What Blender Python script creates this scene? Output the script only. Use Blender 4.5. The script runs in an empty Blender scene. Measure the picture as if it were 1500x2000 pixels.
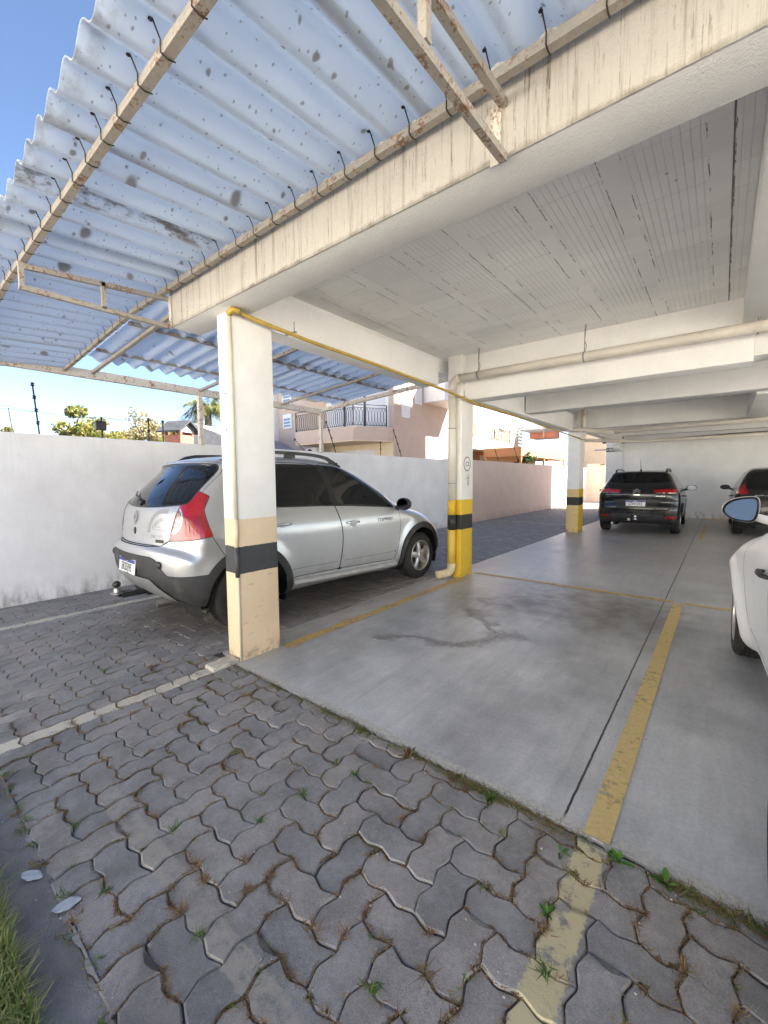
import bpy, bmesh, math, random
import numpy as np
from mathutils import Vector, Matrix
R = math.radians
random.seed(7)
rng = np.random.RandomState(11)
scene = bpy.context.scene
col = scene.collection
world = bpy.data.worlds.new("World"); scene.world = world; world.use_nodes = True

# ------------------------------------------------------------------ objects
def link(o, parent=None):
    col.objects.link(o)
    if parent is not None: o.parent = parent
    return o
def tag(o, label=None, cat=None, group=None, kind=None):
    if label: o["label"] = label
    if cat: o["category"] = cat
    if group: o["group"] = group
    if kind: o["kind"] = kind
    return o
def thing(name, label, cat, loc=(0,0,0), rz=0.0, group=None, kind="thing"):
    o = bpy.data.objects.new(name, None); link(o)
    o.location = loc; o.rotation_euler = (0, 0, rz); o.empty_display_size = .2
    return tag(o, label, cat, group, kind)
def copy_tree(o, parent=None):
    c = o.copy(); col.objects.link(c)
    if parent is not None: c.parent = parent
    for ch in list(o.children): copy_tree(ch, c)
    return c

class MB:
    """collects polygons, builds ONE mesh object"""
    def __init__(s): s.v = []; s.f = []; s.m = []
    def add(s, verts, faces, mi=0):
        b = len(s.v); s.v.extend([tuple(map(float, p)) for p in verts])
        s.f.extend([tuple(i + b for i in f) for f in faces]); s.m.extend([mi] * len(faces)); return s
    def box(s, x0, x1, y0, y1, z0, z1, mi=0):
        v = [(x0,y0,z0),(x1,y0,z0),(x1,y1,z0),(x0,y1,z0),(x0,y0,z1),(x1,y0,z1),(x1,y1,z1),(x0,y1,z1)]
        return s.add(v, [(0,3,2,1),(4,5,6,7),(0,1,5,4),(1,2,6,5),(2,3,7,6),(3,0,4,7)], mi)
    def bbox(s, x0, x1, y0, y1, z0, z1, b=.01, mi=0):
        """box with chamfered edges"""
        bm = bmesh.new(); bmesh.ops.create_cube(bm, size=1)
        for v in bm.verts:
            v.co = ((x0+x1)/2 + v.co.x*(x1-x0), (y0+y1)/2 + v.co.y*(y1-y0), (z0+z1)/2 + v.co.z*(z1-z0))
        bmesh.ops.bevel(bm, geom=bm.edges[:], offset=b, segments=2, affect='EDGES', profile=.5)
        return s.bm(bm, mi)
    def bm(s, bm, mi=0):
        bm.verts.index_update()
        s.add([v.co[:] for v in bm.verts], [[v.index for v in f.verts] for f in bm.faces], mi); bm.free(); return s
    def obox(s, a, b, w, h, up=(0,0,1), mi=0):
        """rectangular bar from a to b, width w (sideways), height h (along up)"""
        a = Vector(a); b = Vector(b); d = (b-a).normalized(); up = Vector(up)
        sd = d.cross(up); 
        if sd.length < 1e-5: sd = d.cross(Vector((0,1,0)))
        sd.normalize(); u = sd.cross(d).normalized()
        q = []
        for p in (a, b):
            for i, j in ((-1,-1),(1,-1),(1,1),(-1,1)): q.append(p + sd*(w/2*i) + u*(h/2*j))
        return s.add(q, [(3,2,1,0),(4,5,6,7),(0,1,5,4),(1,2,6,5),(2,3,7,6),(3,0,4,7)], mi)
    def tube(s, pts, r, n=10, mi=0, caps=True):
        pts = [Vector(p) for p in pts]; N = len(pts)
        rr = r if isinstance(r, (list, tuple)) else [r]*N
        t0 = (pts[1]-pts[0]).normalized()
        ref = Vector((0,0,1)) if abs(t0.z) < .9 else Vector((1,0,0))
        u = t0.cross(ref).normalized(); rings = []
        for i, p in enumerate(pts):
            t = (pts[min(i+1,N-1)] - pts[max(i-1,0)]).normalized()
            u = (u - t*u.dot(t)).normalized(); w = t.cross(u)
            rings.append([p + (u*math.cos(2*math.pi*k/n) + w*math.sin(2*math.pi*k/n))*rr[i] for k in range(n)])
        v = [q for rg in rings for q in rg]; f = []
        for i in range(N-1):
            for k in range(n):
                f.append((i*n+k, i*n+(k+1)%n, (i+1)*n+(k+1)%n, (i+1)*n+k))
        if caps: f.append(tuple(range(n-1,-1,-1))); f.append(tuple((N-1)*n+k for k in range(n)))
        return s.add(v, f, mi)
    def lathe(s, prof, c=(0,0,0), axis='x', n=48, mi=0, closed=False):
        """prof: list of (r, t) revolved about axis through c"""
        v = []; f = []; m = len(prof)
        for k in range(n):
            a = 2*math.pi*k/n
            for r, t in prof:
                if axis == 'x': p = (t, r*math.cos(a), r*math.sin(a))
                elif axis == 'z': p = (r*math.cos(a), r*math.sin(a), t)
                else: p = (r*math.sin(a), t, r*math.cos(a))
                v.append((p[0]+c[0], p[1]+c[1], p[2]+c[2]))
        mm = m if closed else m-1
        for k in range(n):
            for i in range(mm):
                j = (i+1) % m
                f.append((k*m+i, k*m+j, ((k+1)%n)*m+j, ((k+1)%n)*m+i))
        return s.add(v, f, mi)
    def prism(s, poly, z0, z1, fn=lambda x, y, z: (x, y, z), mi=0):
        """2-D polygon extruded z0..z1, mapped by fn"""
        n = len(poly)
        v = [fn(x, y, z0) for x, y in poly] + [fn(x, y, z1) for x, y in poly]
        f = [tuple(range(n-1,-1,-1)), tuple(range(n, 2*n))] + [(i,(i+1)%n,n+(i+1)%n,n+i) for i in range(n)]
        return s.add(v, f, mi)
    def sphere(s, c, r, n=16, sc=(1,1,1), mi=0):
        bm = bmesh.new(); bmesh.ops.create_uvsphere(bm, u_segments=n, v_segments=max(6,n//2), radius=r)
        for v in bm.verts: v.co = (v.co.x*sc[0]+c[0], v.co.y*sc[1]+c[1], v.co.z*sc[2]+c[2])
        return s.bm(bm, mi)
    def build(s, name, mats, parent=None, smooth=False, angle=None, fix=True):
        me = bpy.data.meshes.new(name); me.from_pydata(s.v, [], s.f)
        mats = mats if isinstance(mats, (list, tuple)) else [mats]
        for m in mats: me.materials.append(m)
        if len(mats) > 1: me.polygons.foreach_set("material_index", s.m)
        if fix:
            bm = bmesh.new(); bm.from_mesh(me)
            bmesh.ops.recalc_face_normals(bm, faces=bm.faces[:]); bm.to_mesh(me); bm.free()
        if smooth or angle:
            me.polygons.foreach_set("use_smooth", [True]*len(me.polygons))
            if angle: me.set_sharp_from_angle(angle=R(angle))
        me.update()
        return link(bpy.data.objects.new(name, me), parent)

def text_mesh(txt, size, xf, mb, depth=.0, mi=0, align='CENTER', sx=1.0, bold=0.0):
    """lettering as flat mesh, mapped through xf(x, y, z) -> world/local point"""
    cu = bpy.data.curves.new("lettering", 'FONT'); cu.body = txt; cu.size = size; cu.align_x = align; cu.align_y = 'CENTER'
    cu.resolution_u = 3; cu.offset = bold; cu.extrude = depth
    o = bpy.data.objects.new("lettering", cu); col.objects.link(o)
    dg = bpy.context.evaluated_depsgraph_get(); dg.update()
    me = bpy.data.meshes.new_from_object(o.evaluated_get(dg))
    mb.add([xf(v.co.x*sx, v.co.y, v.co.z) for v in me.vertices], [list(p.vertices) for p in me.polygons], mi)
    bpy.data.objects.remove(o); bpy.data.curves.remove(cu); bpy.data.meshes.remove(me)

# ------------------------------------------------------------------ materials
class NT:
    def __init__(s, name):
        s.m = bpy.data.materials.new(name); s.m.use_nodes = True; s.t = s.m.node_tree; s.t.nodes.clear()
        s.out = s.t.nodes.new('ShaderNodeOutputMaterial')
    def n(s, typ, ins=None, **kw):
        nd = s.t.nodes.new('ShaderNode' + typ)
        for k, v in kw.items(): setattr(nd, k, v)
        for k, v in (ins or {}).items(): s.set(nd, k, v)
        return nd
    def set(s, nd, k, v):
        i = nd.inputs[k]
        if isinstance(v, bpy.types.NodeSocket): s.t.links.new(v, i)
        elif isinstance(v, bpy.types.Node): s.t.links.new(v.outputs[0], i)
        else: i.default_value = v
    def math(s, op, a, b=0.0, c=None, clamp=False):
        nd = s.n('Math', {0: a, 1: b}, operation=op); nd.use_clamp = clamp
        if c is not None: s.set(nd, 2, c)
        return nd.outputs[0]
    def coord(s, which='Object'): return s.n('TexCoord').outputs[which]
    def pos(s): return s.n('NewGeometry').outputs['Position']
    def sep(s, v): return s.n('SeparateXYZ', {0: v}).outputs
    def scale(s, v, sc): return s.n('VectorMath', {0: v, 1: sc}, operation='MULTIPLY').outputs[0]
    def noise(s, v, sc, det=4.0, rough=.55, dist=0.0):
        return s.n('TexNoise', {'Vector': v, 'Scale': sc, 'Detail': det, 'Roughness': rough, 'Distortion': dist}).outputs[0]
    def ramp(s, f, stops, interp='LINEAR'):
        nd = s.n('ValToRGB', {0: f}); cr = nd.color_ramp; cr.interpolation = interp
        while len(cr.elements) < len(stops): cr.elements.new(.5)
        for e, (p, c) in zip(cr.elements, stops):
            e.position = p; e.color = (*c, 1) if not isinstance(c, (int, float)) else (c, c, c, 1)
        return nd.outputs[0]
    def sstep(s, x, a, b):
        nd = s.n('MapRange', {0: x, 1: a, 2: b, 3: 0.0, 4: 1.0}, interpolation_type='SMOOTHSTEP'); return nd.outputs[0]
    def mix(s, f, a, b, blend='MIX'):
        nd = s.n('Mix', data_type='RGBA', blend_type=blend)
        for i, v in ((0, f), (6, a), (7, b)):
            if isinstance(v, tuple) and len(v) == 3: v = (*v, 1)
            s.set(nd, i, v)
        return nd.outputs[2]
    def bump(s, h, dist=.01, strength=.5, normal=None):
        nd = s.n('Bump', {'Height': h, 'Distance': dist, 'Strength': strength})
        if normal is not None: s.set(nd, 'Normal', normal)
        return nd.outputs[0]
    def bsdf(s, color, rough=.6, metal=0.0, spec=.5, normal=None, coat=0.0, **kw):
        if isinstance(color, tuple): color = (*color, 1)
        nd = s.n('BsdfPrincipled', {'Base Color': color, 'Roughness': rough, 'Metallic': metal, 'Specular IOR Level': spec, 'Coat Weight': coat, 'Coat Roughness': .04})
        for k, v in kw.items(): s.set(nd, k, v)
        if normal is not None: s.set(nd, 'Normal', normal)
        return nd.outputs[0]
    def done(s, sh): s.t.links.new(sh, s.out.inputs[0]); return s.m

def simple(name, c, rough=.6, metal=0.0, var=.12, sc=6.0, bump=0.0, bsc=60.0, spec=.5, coat=0.0, coord='Object', dirt=None, dsc=3.0):
    t = NT(name); v = t.coord(coord)
    n = t.noise(v, sc, 5)
    f = t.ramp(n, [(.3, 1-var), (.7, 1+var*.6)])
    cc = t.mix(1.0, c, f, 'MULTIPLY')
    if dirt:
        d = t.sstep(t.noise(v, dsc, 6, .7), .55, .75)
        cc = t.mix(d, cc, dirt)
    nm = None
    if bump: nm = t.bump(t.noise(v, bsc, 4), .01, bump)
    rr = t.ramp(t.noise(v, sc*2.3, 3), [(.3, max(0.02, rough-.06)), (.7, min(1, rough+.06))])
    return t.done(t.bsdf(cc, rr, metal, spec, nm, coat))
EXPOSURE = 3.0
M = {}
def paint(name, c, metal, rough, flake=0.04, dust=1.0, coat=.5):
    t = NT(name); v = t.coord()
    f = t.n('TexVoronoi', {'Vector': v, 'Scale': 900.0}).outputs['Color']
    g = t.noise(v, 1.6, 5, .6)
    cc = t.mix(1.0, c, t.ramp(g, [(.3, .95), (.7, 1.03)]), 'MULTIPLY')
    cc = t.mix(flake, cc, f, 'OVERLAY')
    # road dust towards the sills
    z = t.sep(t.n('TexCoord').outputs['Object'])[2]
    d = t.math('MULTIPLY', t.sstep(z, .75, .25), t.ramp(t.noise(v, 9, 6, .7), [(.35, .05*dust), (.8, .5*dust)]))
    cc = t.mix(d, cc, (.16, .145, .125))
    base = t.bsdf(cc, t.math('ADD', t.ramp(t.noise(v, 14, 4), [(.3, rough-.01), (.7, rough+.02)]), t.math('MULTIPLY', d, .3)), metal, .5, None, coat)
    inner = t.bsdf((.02, .02, .02), .8)
    bf = t.n('NewGeometry').outputs['Backfacing']
    return t.done(t.n('MixShader', {0: bf, 1: base, 2: inner}).outputs[0])
def glass(name, c, tr, rough=.01):
    """tinted car window: partly see-through film over a glossy pane"""
    t = NT(name)
    a = t.n('BsdfTransparent', {0: (*c, 1)}).outputs[0]
    b = t.bsdf((.004, .005, .006), rough, 0, .5, **{'IOR': 1.5})
    if tr <= 0: return t.done(b)
    fr = t.n('Fresnel', {'IOR': 1.5}).outputs[0]
    g = t.n('BsdfGlossy', {0: (1, 1, 1, 1), 'Roughness': rough}).outputs[0]
    return t.done(t.n('MixShader', {0: fr, 1: a, 2: g}).outputs[0])
def lamp_red(name, c=(.36, .004, .008)):
    t = NT(name); v = t.coord()
    w = t.n('TexWave', {'Vector': v, 'Scale': 22.0, 'Distortion': .4}, wave_type='BANDS', bands_direction='Z').outputs[0]
    n = t.noise(v, 7, 3)
    cc = t.mix(t.ramp(n, [(.42, 0), (.62, .55)]), (*c, 1)[:3], (c[0]*.35, c[1]*.5, c[2]*.5))
    nm = t.bump(w, .004, .12)
    return t.done(t.bsdf(cc, .05, 0, .5, nm, 1.0))
M['silver'] = paint('silver_car_paint', (.50, .51, .515), .55, .30)
M['black_paint'] = paint('graphite_car_paint', (.011, .013, .015), .3, .20)
M['grey_paint'] = paint('grey_car_paint', (.030, .030, .033), .4, .25)
M['white_paint_car'] = paint('white_car_paint', (.80, .82, .83), .0, .35, .0, .0, .15)
M['glass_dark'] = glass('tinted_window_glass', (.05, .05, .05), 0)
M['glass_clear'] = glass('car_window_glass', (.30, .34, .34), 1)
M['cladding'] = simple('black_bumper_plastic', (.035, .036, .038), .62, 0, .25, 8, .25, 700, dirt=(.09, .082, .072), dsc=5)
M['dark'] = simple('dark_void', (.008, .008, .009), .85, 0, .1)
M['crease_grey'] = simple('painted_crease_shade', (.16, .16, .16), .5)  # shade along the crease, painted as a grey line
M['gap'] = simple('panel_gap', (.01, .01, .011), .9)
M['rubber_trim'] = simple('black_window_trim', (.012, .012, .013), .38, 0, .15)
M['tyre'] = simple('tyre_rubber', (.022, .021, .021), .82, 0, .3, 14, .35, 160, dirt=(.06, .055, .048), dsc=7)
M['rim'] = simple('alloy_rim', (.52, .51, .50), .34, .75, .15, 9, dirt=(.25, .22, .19), dsc=12)
M['disc'] = simple('brake_disc_iron', (.12, .11, .10), .45, .8, .3, 20)
M['chrome'] = simple('chrome', (.75, .75, .76), .10, 1.0, .05)
M['steel'] = simple('worn_steel', (.35, .34, .33), .38, .9, .25, 12)
M['black_plastic'] = simple('black_plastic', (.018, .018, .019), .42, 0, .15)
M['tail_red'] = lamp_red('tail_lamp_red')
M['reflector'] = lamp_red('reflector_red', (.34, .012, .012))
M['lens_clear'] = simple('clear_lamp_lens', (.30, .24, .23), .08, .3, .7, 40, coat=.6)
M['headlamp'] = simple('headlamp_glass', (.55, .57, .6), .05, .4, .3, 18, coat=1.0)
M['plate'] = simple('plate_white', (.74, .75, .76), .4, 0, .06, 20)
M['plate_blue'] = simple('plate_blue', (.012, .05, .30), .4, 0, .1)
M['ink'] = simple('black_ink', (.01, .01, .012), .5)
M['white_ink'] = simple('white_ink', (.8, .8, .8), .5)
M['seat'] = simple('seat_fabric', (.02, .02, .022), .9, 0, .2, 30)
M['mirror_glass'] = simple('dark_reflection_silvering', (.045, .05, .06), .03, 1.0, .01)  # colour darkened to stand in for a dark reflection
M['mirror_reflection'] = simple('reflection_blue_silvering', (.022, .034, .060), .02, 1.0, .01)  # dark blue reflection put into the mirror colour
# ------------------------------------------------------------------ car bodies
def chaikin(p, it=2, closed=True):
    p = np.array(p, float)
    for _ in range(it):
        q = np.roll(p, -1, 0)
        n = np.empty((len(p)*2, 2)); n[0::2] = .75*p + .25*q; n[1::2] = .25*p + .75*q
        if not closed: n = np.vstack([p[:1], n[1:-2], p[-1:]]) if len(n) > 3 else n
        p = n
    return p
def sdpoly(poly, X, Y):
    P = np.asarray(poly, float); X = np.asarray(X, float); Y = np.asarray(Y, float)
    d = np.full(X.shape, 1e9); ins = np.zeros(X.shape, bool)
    for i in range(len(P)):
        a = P[i]; b = P[(i+1) % len(P)]; e = b-a
        wx = X-a[0]; wy = Y-a[1]
        t = np.clip((wx*e[0]+wy*e[1])/(e@e+1e-12), 0, 1)
        d = np.minimum(d, (wx-e[0]*t)**2 + (wy-e[1]*t)**2)
        c = ((a[1] > Y) != (b[1] > Y))
        with np.errstate(divide='ignore', invalid='ignore'):
            xi = a[0] + (Y-a[1])/(b[1]-a[1] if b[1] != a[1] else 1e-12)*e[0]
        ins ^= c & (X < xi)
    d = np.sqrt(d); return np.where(ins, -d, d)
def sm(x, a, b):
    t = np.clip((x-a)/(b-a), 0, 1); return t*t*(3-2*t)

class Body:
    def __init__(s, side, wz, plan, bow_r=.2, bow_f=.25, crown=.06, arches=(), flare=.025, ra=.36, rr=((0,.1),(2,.1)), zc=.62, smooth=2):
        s.poly = chaikin(side, smooth); s.wz = np.array(wz); s.plan = np.array(plan)
        s.bow_r, s.bow_f, s.crown, s.arches, s.flare, s.ra, s.rr, s.zc = bow_r, bow_f, crown, arches, flare, ra, np.array(rr), zc
        s.y0, s.y1 = s.poly[:,0].min(), s.poly[:,0].max(); s.zt = s.poly[:,1].max(); s.zb = s.poly[:,1].min()
        s.g0 = (s.y0-.4, s.zb-.4); s.gd = .01
        gy = np.arange(s.g0[0], s.y1+.4, s.gd); gz = np.arange(s.g0[1], s.zt+.4, s.gd)
        GY, GZ = np.meshgrid(gy, gz, indexing='ij'); s.grid = sdpoly(s.poly, GY, GZ)
        zz = np.linspace(0, 2, 401); ww = np.interp(zz, s.wz[:,0], s.wz[:,1])
        k = np.ones(13)/13; s.zz = zz; s.ww = np.convolve(np.pad(ww, 6, mode='edge'), k, 'valid')
    def side(s, y, z):
        u = np.clip((y-s.g0[0])/s.gd, 0, s.grid.shape[0]-1.001); v = np.clip((z-s.g0[1])/s.gd, 0, s.grid.shape[1]-1.001)
        i = u.astype(int); j = v.astype(int); a = u-i; b = v-j; G = s.grid
        return G[i,j]*(1-a)*(1-b)+G[i+1,j]*a*(1-b)+G[i,j+1]*(1-a)*b+G[i+1,j+1]*a*b
    def w(s, y, z):
        w = np.interp(z, s.zz, s.ww) * np.interp(y, s.plan[:,0], s.plan[:,1])
        for (ay, az) in s.arches:
            d = np.hypot(y-ay, z-az)
            w = w + s.flare*np.exp(-(np.maximum(d-s.ra, 0)/.085)**2)*(1-sm(z, .72, .95))
        return w
    def f(s, p):
        x, y, z = np.abs(p[:,0]), p[:,1], p[:,2]
        ye = y - s.bow_r*x*x*(1-sm(y, -.2, .7)) + s.bow_f*x*x*sm(y, 1.9, 3.0)
        ze = z + s.crown*x*x
        a = s.side(ye, ze); b = x - s.w(y, z)
        r = np.interp(z, s.rr[:,0], s.rr[:,1])
        A = a+r; B = b+r
        return np.minimum(np.maximum(A, B), 0) + np.hypot(np.maximum(A, 0), np.maximum(B, 0)) - r
    def normal(s, p):
        e = 1.4e-2; g = np.stack([s.f(p+d)-s.f(p-d) for d in np.eye(3)*e], 1)
        return g/(np.linalg.norm(g, axis=1, keepdims=True)+1e-9)
    def mesh(s, nx, ny, nz):
        idx = {}; pts = []
        def vid(i, j, k):
            key = (i, j, k)
            if key not in idx: idx[key] = len(pts); pts.append(key)
            return idx[key]
        F = []
        for j in range(ny):
            for k in range(nz):
                F.append((vid(0,j,k), vid(0,j,k+1), vid(0,j+1,k+1), vid(0,j+1,k))); F.append((vid(nx,j,k), vid(nx,j+1,k), vid(nx,j+1,k+1), vid(nx,j,k+1)))
            for i in range(nx):
                F.append((vid(i,j,nz), vid(i+1,j,nz), vid(i+1,j+1,nz), vid(i,j+1,nz))); F.append((vid(i,j,0), vid(i,j+1,0), vid(i+1,j+1,0), vid(i+1,j,0)))
        for i in range(nx):
            for k in range(nz):
                F.append((vid(i,0,k), vid(i+1,0,k), vid(i+1,0,k+1), vid(i,0,k+1))); F.append((vid(i,ny,k), vid(i,ny,k+1), vid(i+1,ny,k+1), vid(i+1,ny,k)))
        q = np.array(pts, float)
        b = np.stack([-1.15+2.3*q[:,0]/nx, (s.y0-.25)+(s.y1-s.y0+.5)*q[:,1]/ny, (s.zb-.25)+(s.zt-s.zb+.5)*q[:,2]/nz], 1)
        o = np.stack([np.zeros(len(b)), np.clip(b[:,1], s.y0+.75, s.y1-.75), np.full(len(b), s.zc)], 1)
        lo = np.zeros(len(b)); hi = np.ones(len(b))
        for _ in range(26):
            mid = (lo+hi)/2; v = s.f(o+(b-o)*mid[:,None]); ins = v < 0
            lo = np.where(ins, mid, lo); hi = np.where(ins, hi, mid)
        return o+(b-o)*((lo+hi)/2)[:,None], F
    def hit(s, o, d, tmax=3.0):
        """surface point along a ray from outside (o) in direction d"""
        o = np.array(o, float); d = np.array(d, float); d /= np.linalg.norm(d)
        t = np.linspace(0, tmax, 3000); v = s.f(o+d*t[:,None]); k = np.argmax(v < 0)
        return o+d*t[k]

def levelset_cut(bm, fn, eps=1e-5):
    bm.verts.ensure_lookup_table()
    P = np.array([v.co[:] for v in bm.verts]); val = fn(P)
    val = np.where(np.abs(val) < eps, eps, val)
    for i, v in enumerate(bm.verts): v.index = i
    new = []
    es = [e for e in bm.edges if (val[e.verts[0].index] < 0) != (val[e.verts[1].index] < 0)]
    for e in es:
        a, b = e.verts; t = val[a.index]/(val[a.index]-val[b.index])
        co = a.co.lerp(b.co, float(t)); _, nv = bmesh.utils.edge_split(e, a, float(min(max(t, .001), .999))); nv.co = co; new.append(nv)
    if new: bmesh.ops.connect_verts(bm, verts=new)

def make_body(name, body, res, regions, body_mat, root, gap_mat):
    """regions: list of dict(fn, name, mat, parts: 'delete'|'paint'|'part'|'side' (one part per side), label, off)"""
    V, F = body.mesh(*res)
    bm = bmesh.new(); vs = [bm.verts.new(p) for p in V]
    for f in F: bm.faces.new([vs[i] for i in f])
    done = []
    for r in regions:
        if r.get('pre') is not None and not any(r['pre'] is d for d in done): levelset_cut(bm, r['pre']); done.append(r['pre'])
        if not any(r['fn'] is d for d in done): levelset_cut(bm, r['fn']); done.append(r['fn'])
    bm.verts.ensure_lookup_table(); bm.faces.ensure_lookup_table()
    for i, v in enumerate(bm.verts): v.index = i
    P = np.array([v.co[:] for v in bm.verts])
    N = body.normal(P)
    fl = [[v.index for v in f.verts] for f in bm.faces]
    ctr = np.array([P[f].mean(0) for f in fl])
    owner = np.full(len(fl), -1)
    for k, r in enumerate(regions):
        m = (r['fn'](ctr) < 0) & (owner < 0); owner[m] = k
    bm.free()
    objs = {}
    def emit(sel, nm, mats, mi, parent, off=0.0):
        used = sorted({i for k in sel for i in fl[k]})
        if not used: return None
        rm = {u: i for i, u in enumerate(used)}
        me = bpy.data.meshes.new(nm)
        me.from_pydata([tuple(P[u]+N[u]*off) for u in used], [], [[rm[i] for i in fl[k]] for k in sel])
        for m in mats: me.materials.append(m)
        if len(mats) > 1: me.polygons.foreach_set("material_index", mi)
        me.polygons.foreach_set("use_smooth", [True]*len(me.polygons)); me.update()
        me.normals_split_custom_set_from_vertices([tuple(N[u]) for u in used])
        return link(bpy.data.objects.new(nm, me), parent)
    # body keeps unowned faces plus 'paint' regions
    mats = [body_mat]; sel = []; mi = []
    for k in range(len(fl)):
        o = owner[k]
        if o < 0: sel.append(k); mi.append(0)
        elif regions[o]['how'] == 'paint':
            m = regions[o]['mat']
            if m not in mats: mats.append(m)
            sel.append(k); mi.append(mats.index(m))
    objs['body'] = [emit(sel, 'body', mats, mi, root)]
    for kk, r in enumerate(regions):
        if r['how'] in ('paint', 'delete'): continue
        ids = np.where(owner == kk)[0]
        par = root
        if r.get('parent'): par = None
        groups = [ids] if r['how'] == 'part' else [ids[ctr[ids,0] > 0], ids[ctr[ids,0] <= 0]]
        for gi, g in enumerate(groups):
            if len(g) == 0: continue
            pp = root
            if r.get('parent') and objs.get(r['parent']):
                L = [o for o in objs[r['parent']] if o]; pp = L[min(gi, len(L)-1)]
            o = emit(list(g), r['name'], [r['mat']], None, pp, r.get('off', 0.0))
            if o and r.get('label'): o['label'] = r['label']
            objs.setdefault(r.get('key', r['name']), []).append(o)
    return objs

def reg(name, fn, mat, how='part', **kw): return dict(name=name, fn=fn, mat=mat, how=how, **kw)
def rpoly(pts, it=2): return chaikin(pts, it)
def side_poly(pts, xmin=.45, it=2, sharp=False):
    P = np.array(pts, float) if sharp else rpoly(pts, it)
    return lambda p: np.maximum(sdpoly(P, p[:,1], p[:,2]), xmin-np.abs(p[:,0]))
def rear_poly(pts, ymax=.3, it=2, sharp=False):
    P = np.array(pts, float) if sharp else rpoly(pts, it)
    return lambda p: np.maximum(sdpoly(P, p[:,0], p[:,2]), p[:,1]-ymax)
def corner_poly(pts, y0, ymax=.2, it=1, sharp=False):
    """polygon in (|x| + (y-y0), z): wraps round a rear corner"""
    P = np.array(pts, float) if sharp else rpoly(pts, it)
    return lambda p: np.maximum(np.maximum(sdpoly(P, np.abs(p[:,0])+(p[:,1]-y0), p[:,2]), p[:,1]-ymax), .3-np.abs(p[:,0]))
def grow(fn, d): return lambda p: fn(p)-d
def ring(fn, d): return lambda p: np.abs(fn(p))-d
def inter(*fs): return lambda p: np.max([f(p) for f in fs], 0)
def union(*fs): return lambda p: np.min([f(p) for f in fs], 0)
def sub(a, b): return lambda p: np.maximum(a(p), -b(p))
def circle(y, z, r, xmin=.45): return lambda p: np.maximum(np.hypot(p[:,1]-y, p[:,2]-z)-r, xmin-np.abs(p[:,0]))

def wheel(name, c, side, rt, rr, width, spokes, parent, tm, rm, dm, style='five'):
    """side=+1: outer face towards +x. c = outer-plane centre"""
    w = width
    hub = bpy.data.objects.new(name, None); link(hub, parent); hub.location = c; hub.empty_display_size = .1
    hub.rotation_euler = (random.uniform(0, 6), 0, 0 if side > 0 else math.pi)
    prof = [(rr-.012, -.006), (rr+.01, -.001), (rr+.035, .002), (rt*.86, .004), (rt-.022, -.004), (rt-.006, -.018), (rt, -.034)]
    nt = 5
    for i in range(nt):
        t0 = -.034-(w-.068)*i/nt; t1 = -.034-(w-.068)*(i+1)/nt
        prof += [(rt, t0-.006), (rt, t1+.006)]
        if i < nt-1: prof += [(rt-.008, t1+.003), (rt-.008, t1-.003)]
    prof += [(rt, -w+.034), (rt-.006, -w+.018), (rt-.022, -w+.004), (rr+.01, -w), (rr-.012, -w+.01)]
    t = MB().lathe(prof, n=72); t.build('tyre', tm, hub, angle=35)
    r = MB()
    r.lathe([(rr+.004, -.004), (rr-.004, .002), (rr-.014, -.002), (rr-.02, -.018), (rr-.024, -.10)], n=64)
    for k in range(spokes):
        a0 = 2*math.pi*k/spokes
        for da in ((-.13, .13) if style == 'twin' else (0,)):
            prof2 = []
            wi, wo = (.022, .016) if style == 'twin' else (.040, .030)
            def P(rad, off, t, a=a0+da): return (t, rad*math.cos(a)-off*math.sin(a), rad*math.sin(a)+off*math.cos(a))
            ri, ro = .035, rr-.012
            v = []
            for (rad, hw, d0) in ((ri, wi*1.15, -.012), (ri+.05, wi, -.006), ((ri+ro)/2, (wi+wo)/2, -.008), (ro, wo*1.25, -.014)):
                v += [P(rad, -hw, d0-.035), P(rad, -hw, d0-.008), P(rad, -hw*.55, d0), P(rad, hw*.55, d0), P(rad, hw, d0-.008), P(rad, hw, d0-.035)]
            f = []
            for i in range(3):
                for q in range(6): f.append((i*6+q, i*6+(q+1)%6, (i+1)*6+(q+1)%6, (i+1)*6+q))
            r.add(v, f)
    r.lathe([(0, -.004), (.03, -.004), (.036, -.009), (.06, -.012), (.066, -.02), (.066, -.05)], n=40)
    for k in range(5):
        a = 2*math.pi*(k+.5)/5; r.sphere((-.012, .05*math.cos(a), .05*math.sin(a)), .0085, 8)
    rim = r.build('rim', rm, hub, angle=40)
    MB().lathe([(.0, -.075), (rr*.62, -.075), (rr*.62, -.09)], n=40).build('brake_disc', dm, rim, angle=30)
    MB().lathe([(rr*.60, -.094), (rr-.015, -.094)], n=40).build('rim_barrel', M['dark'], rim, fix=False)
    return hub

def plate(name, txt, c, xdir, parent, w=.40, h=.13, tilt=0.0):
    """licence plate centred at c (local), facing -y, leaned back by tilt"""
    base = MB().bbox(-w/2, w/2, -.004, .004, -h/2, h/2, .003)
    o = base.build(name, M['plate'], parent); o.location = c; o.rotation_euler = (tilt, 0, xdir)
    b = MB().box(-w/2+.004, w/2-.004, -.0052, -.0046, h/2-.034, h/2-.004).build('blue_band', M['plate_blue'], o)
    m = MB(); text_mesh(txt, .098, lambda x, y, z: (x, -.0056, y-.016), m, sx=.78, bold=.0015)
    m.build('lettering', M['ink'], o, fix=False)
    m = MB(); text_mesh("BRASIL", .022, lambda x, y, z: (x, -.0060, y+h/2-.019), m, bold=.0005)
    m.build('lettering', M['white_ink'], o, fix=False)
    return o
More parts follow.
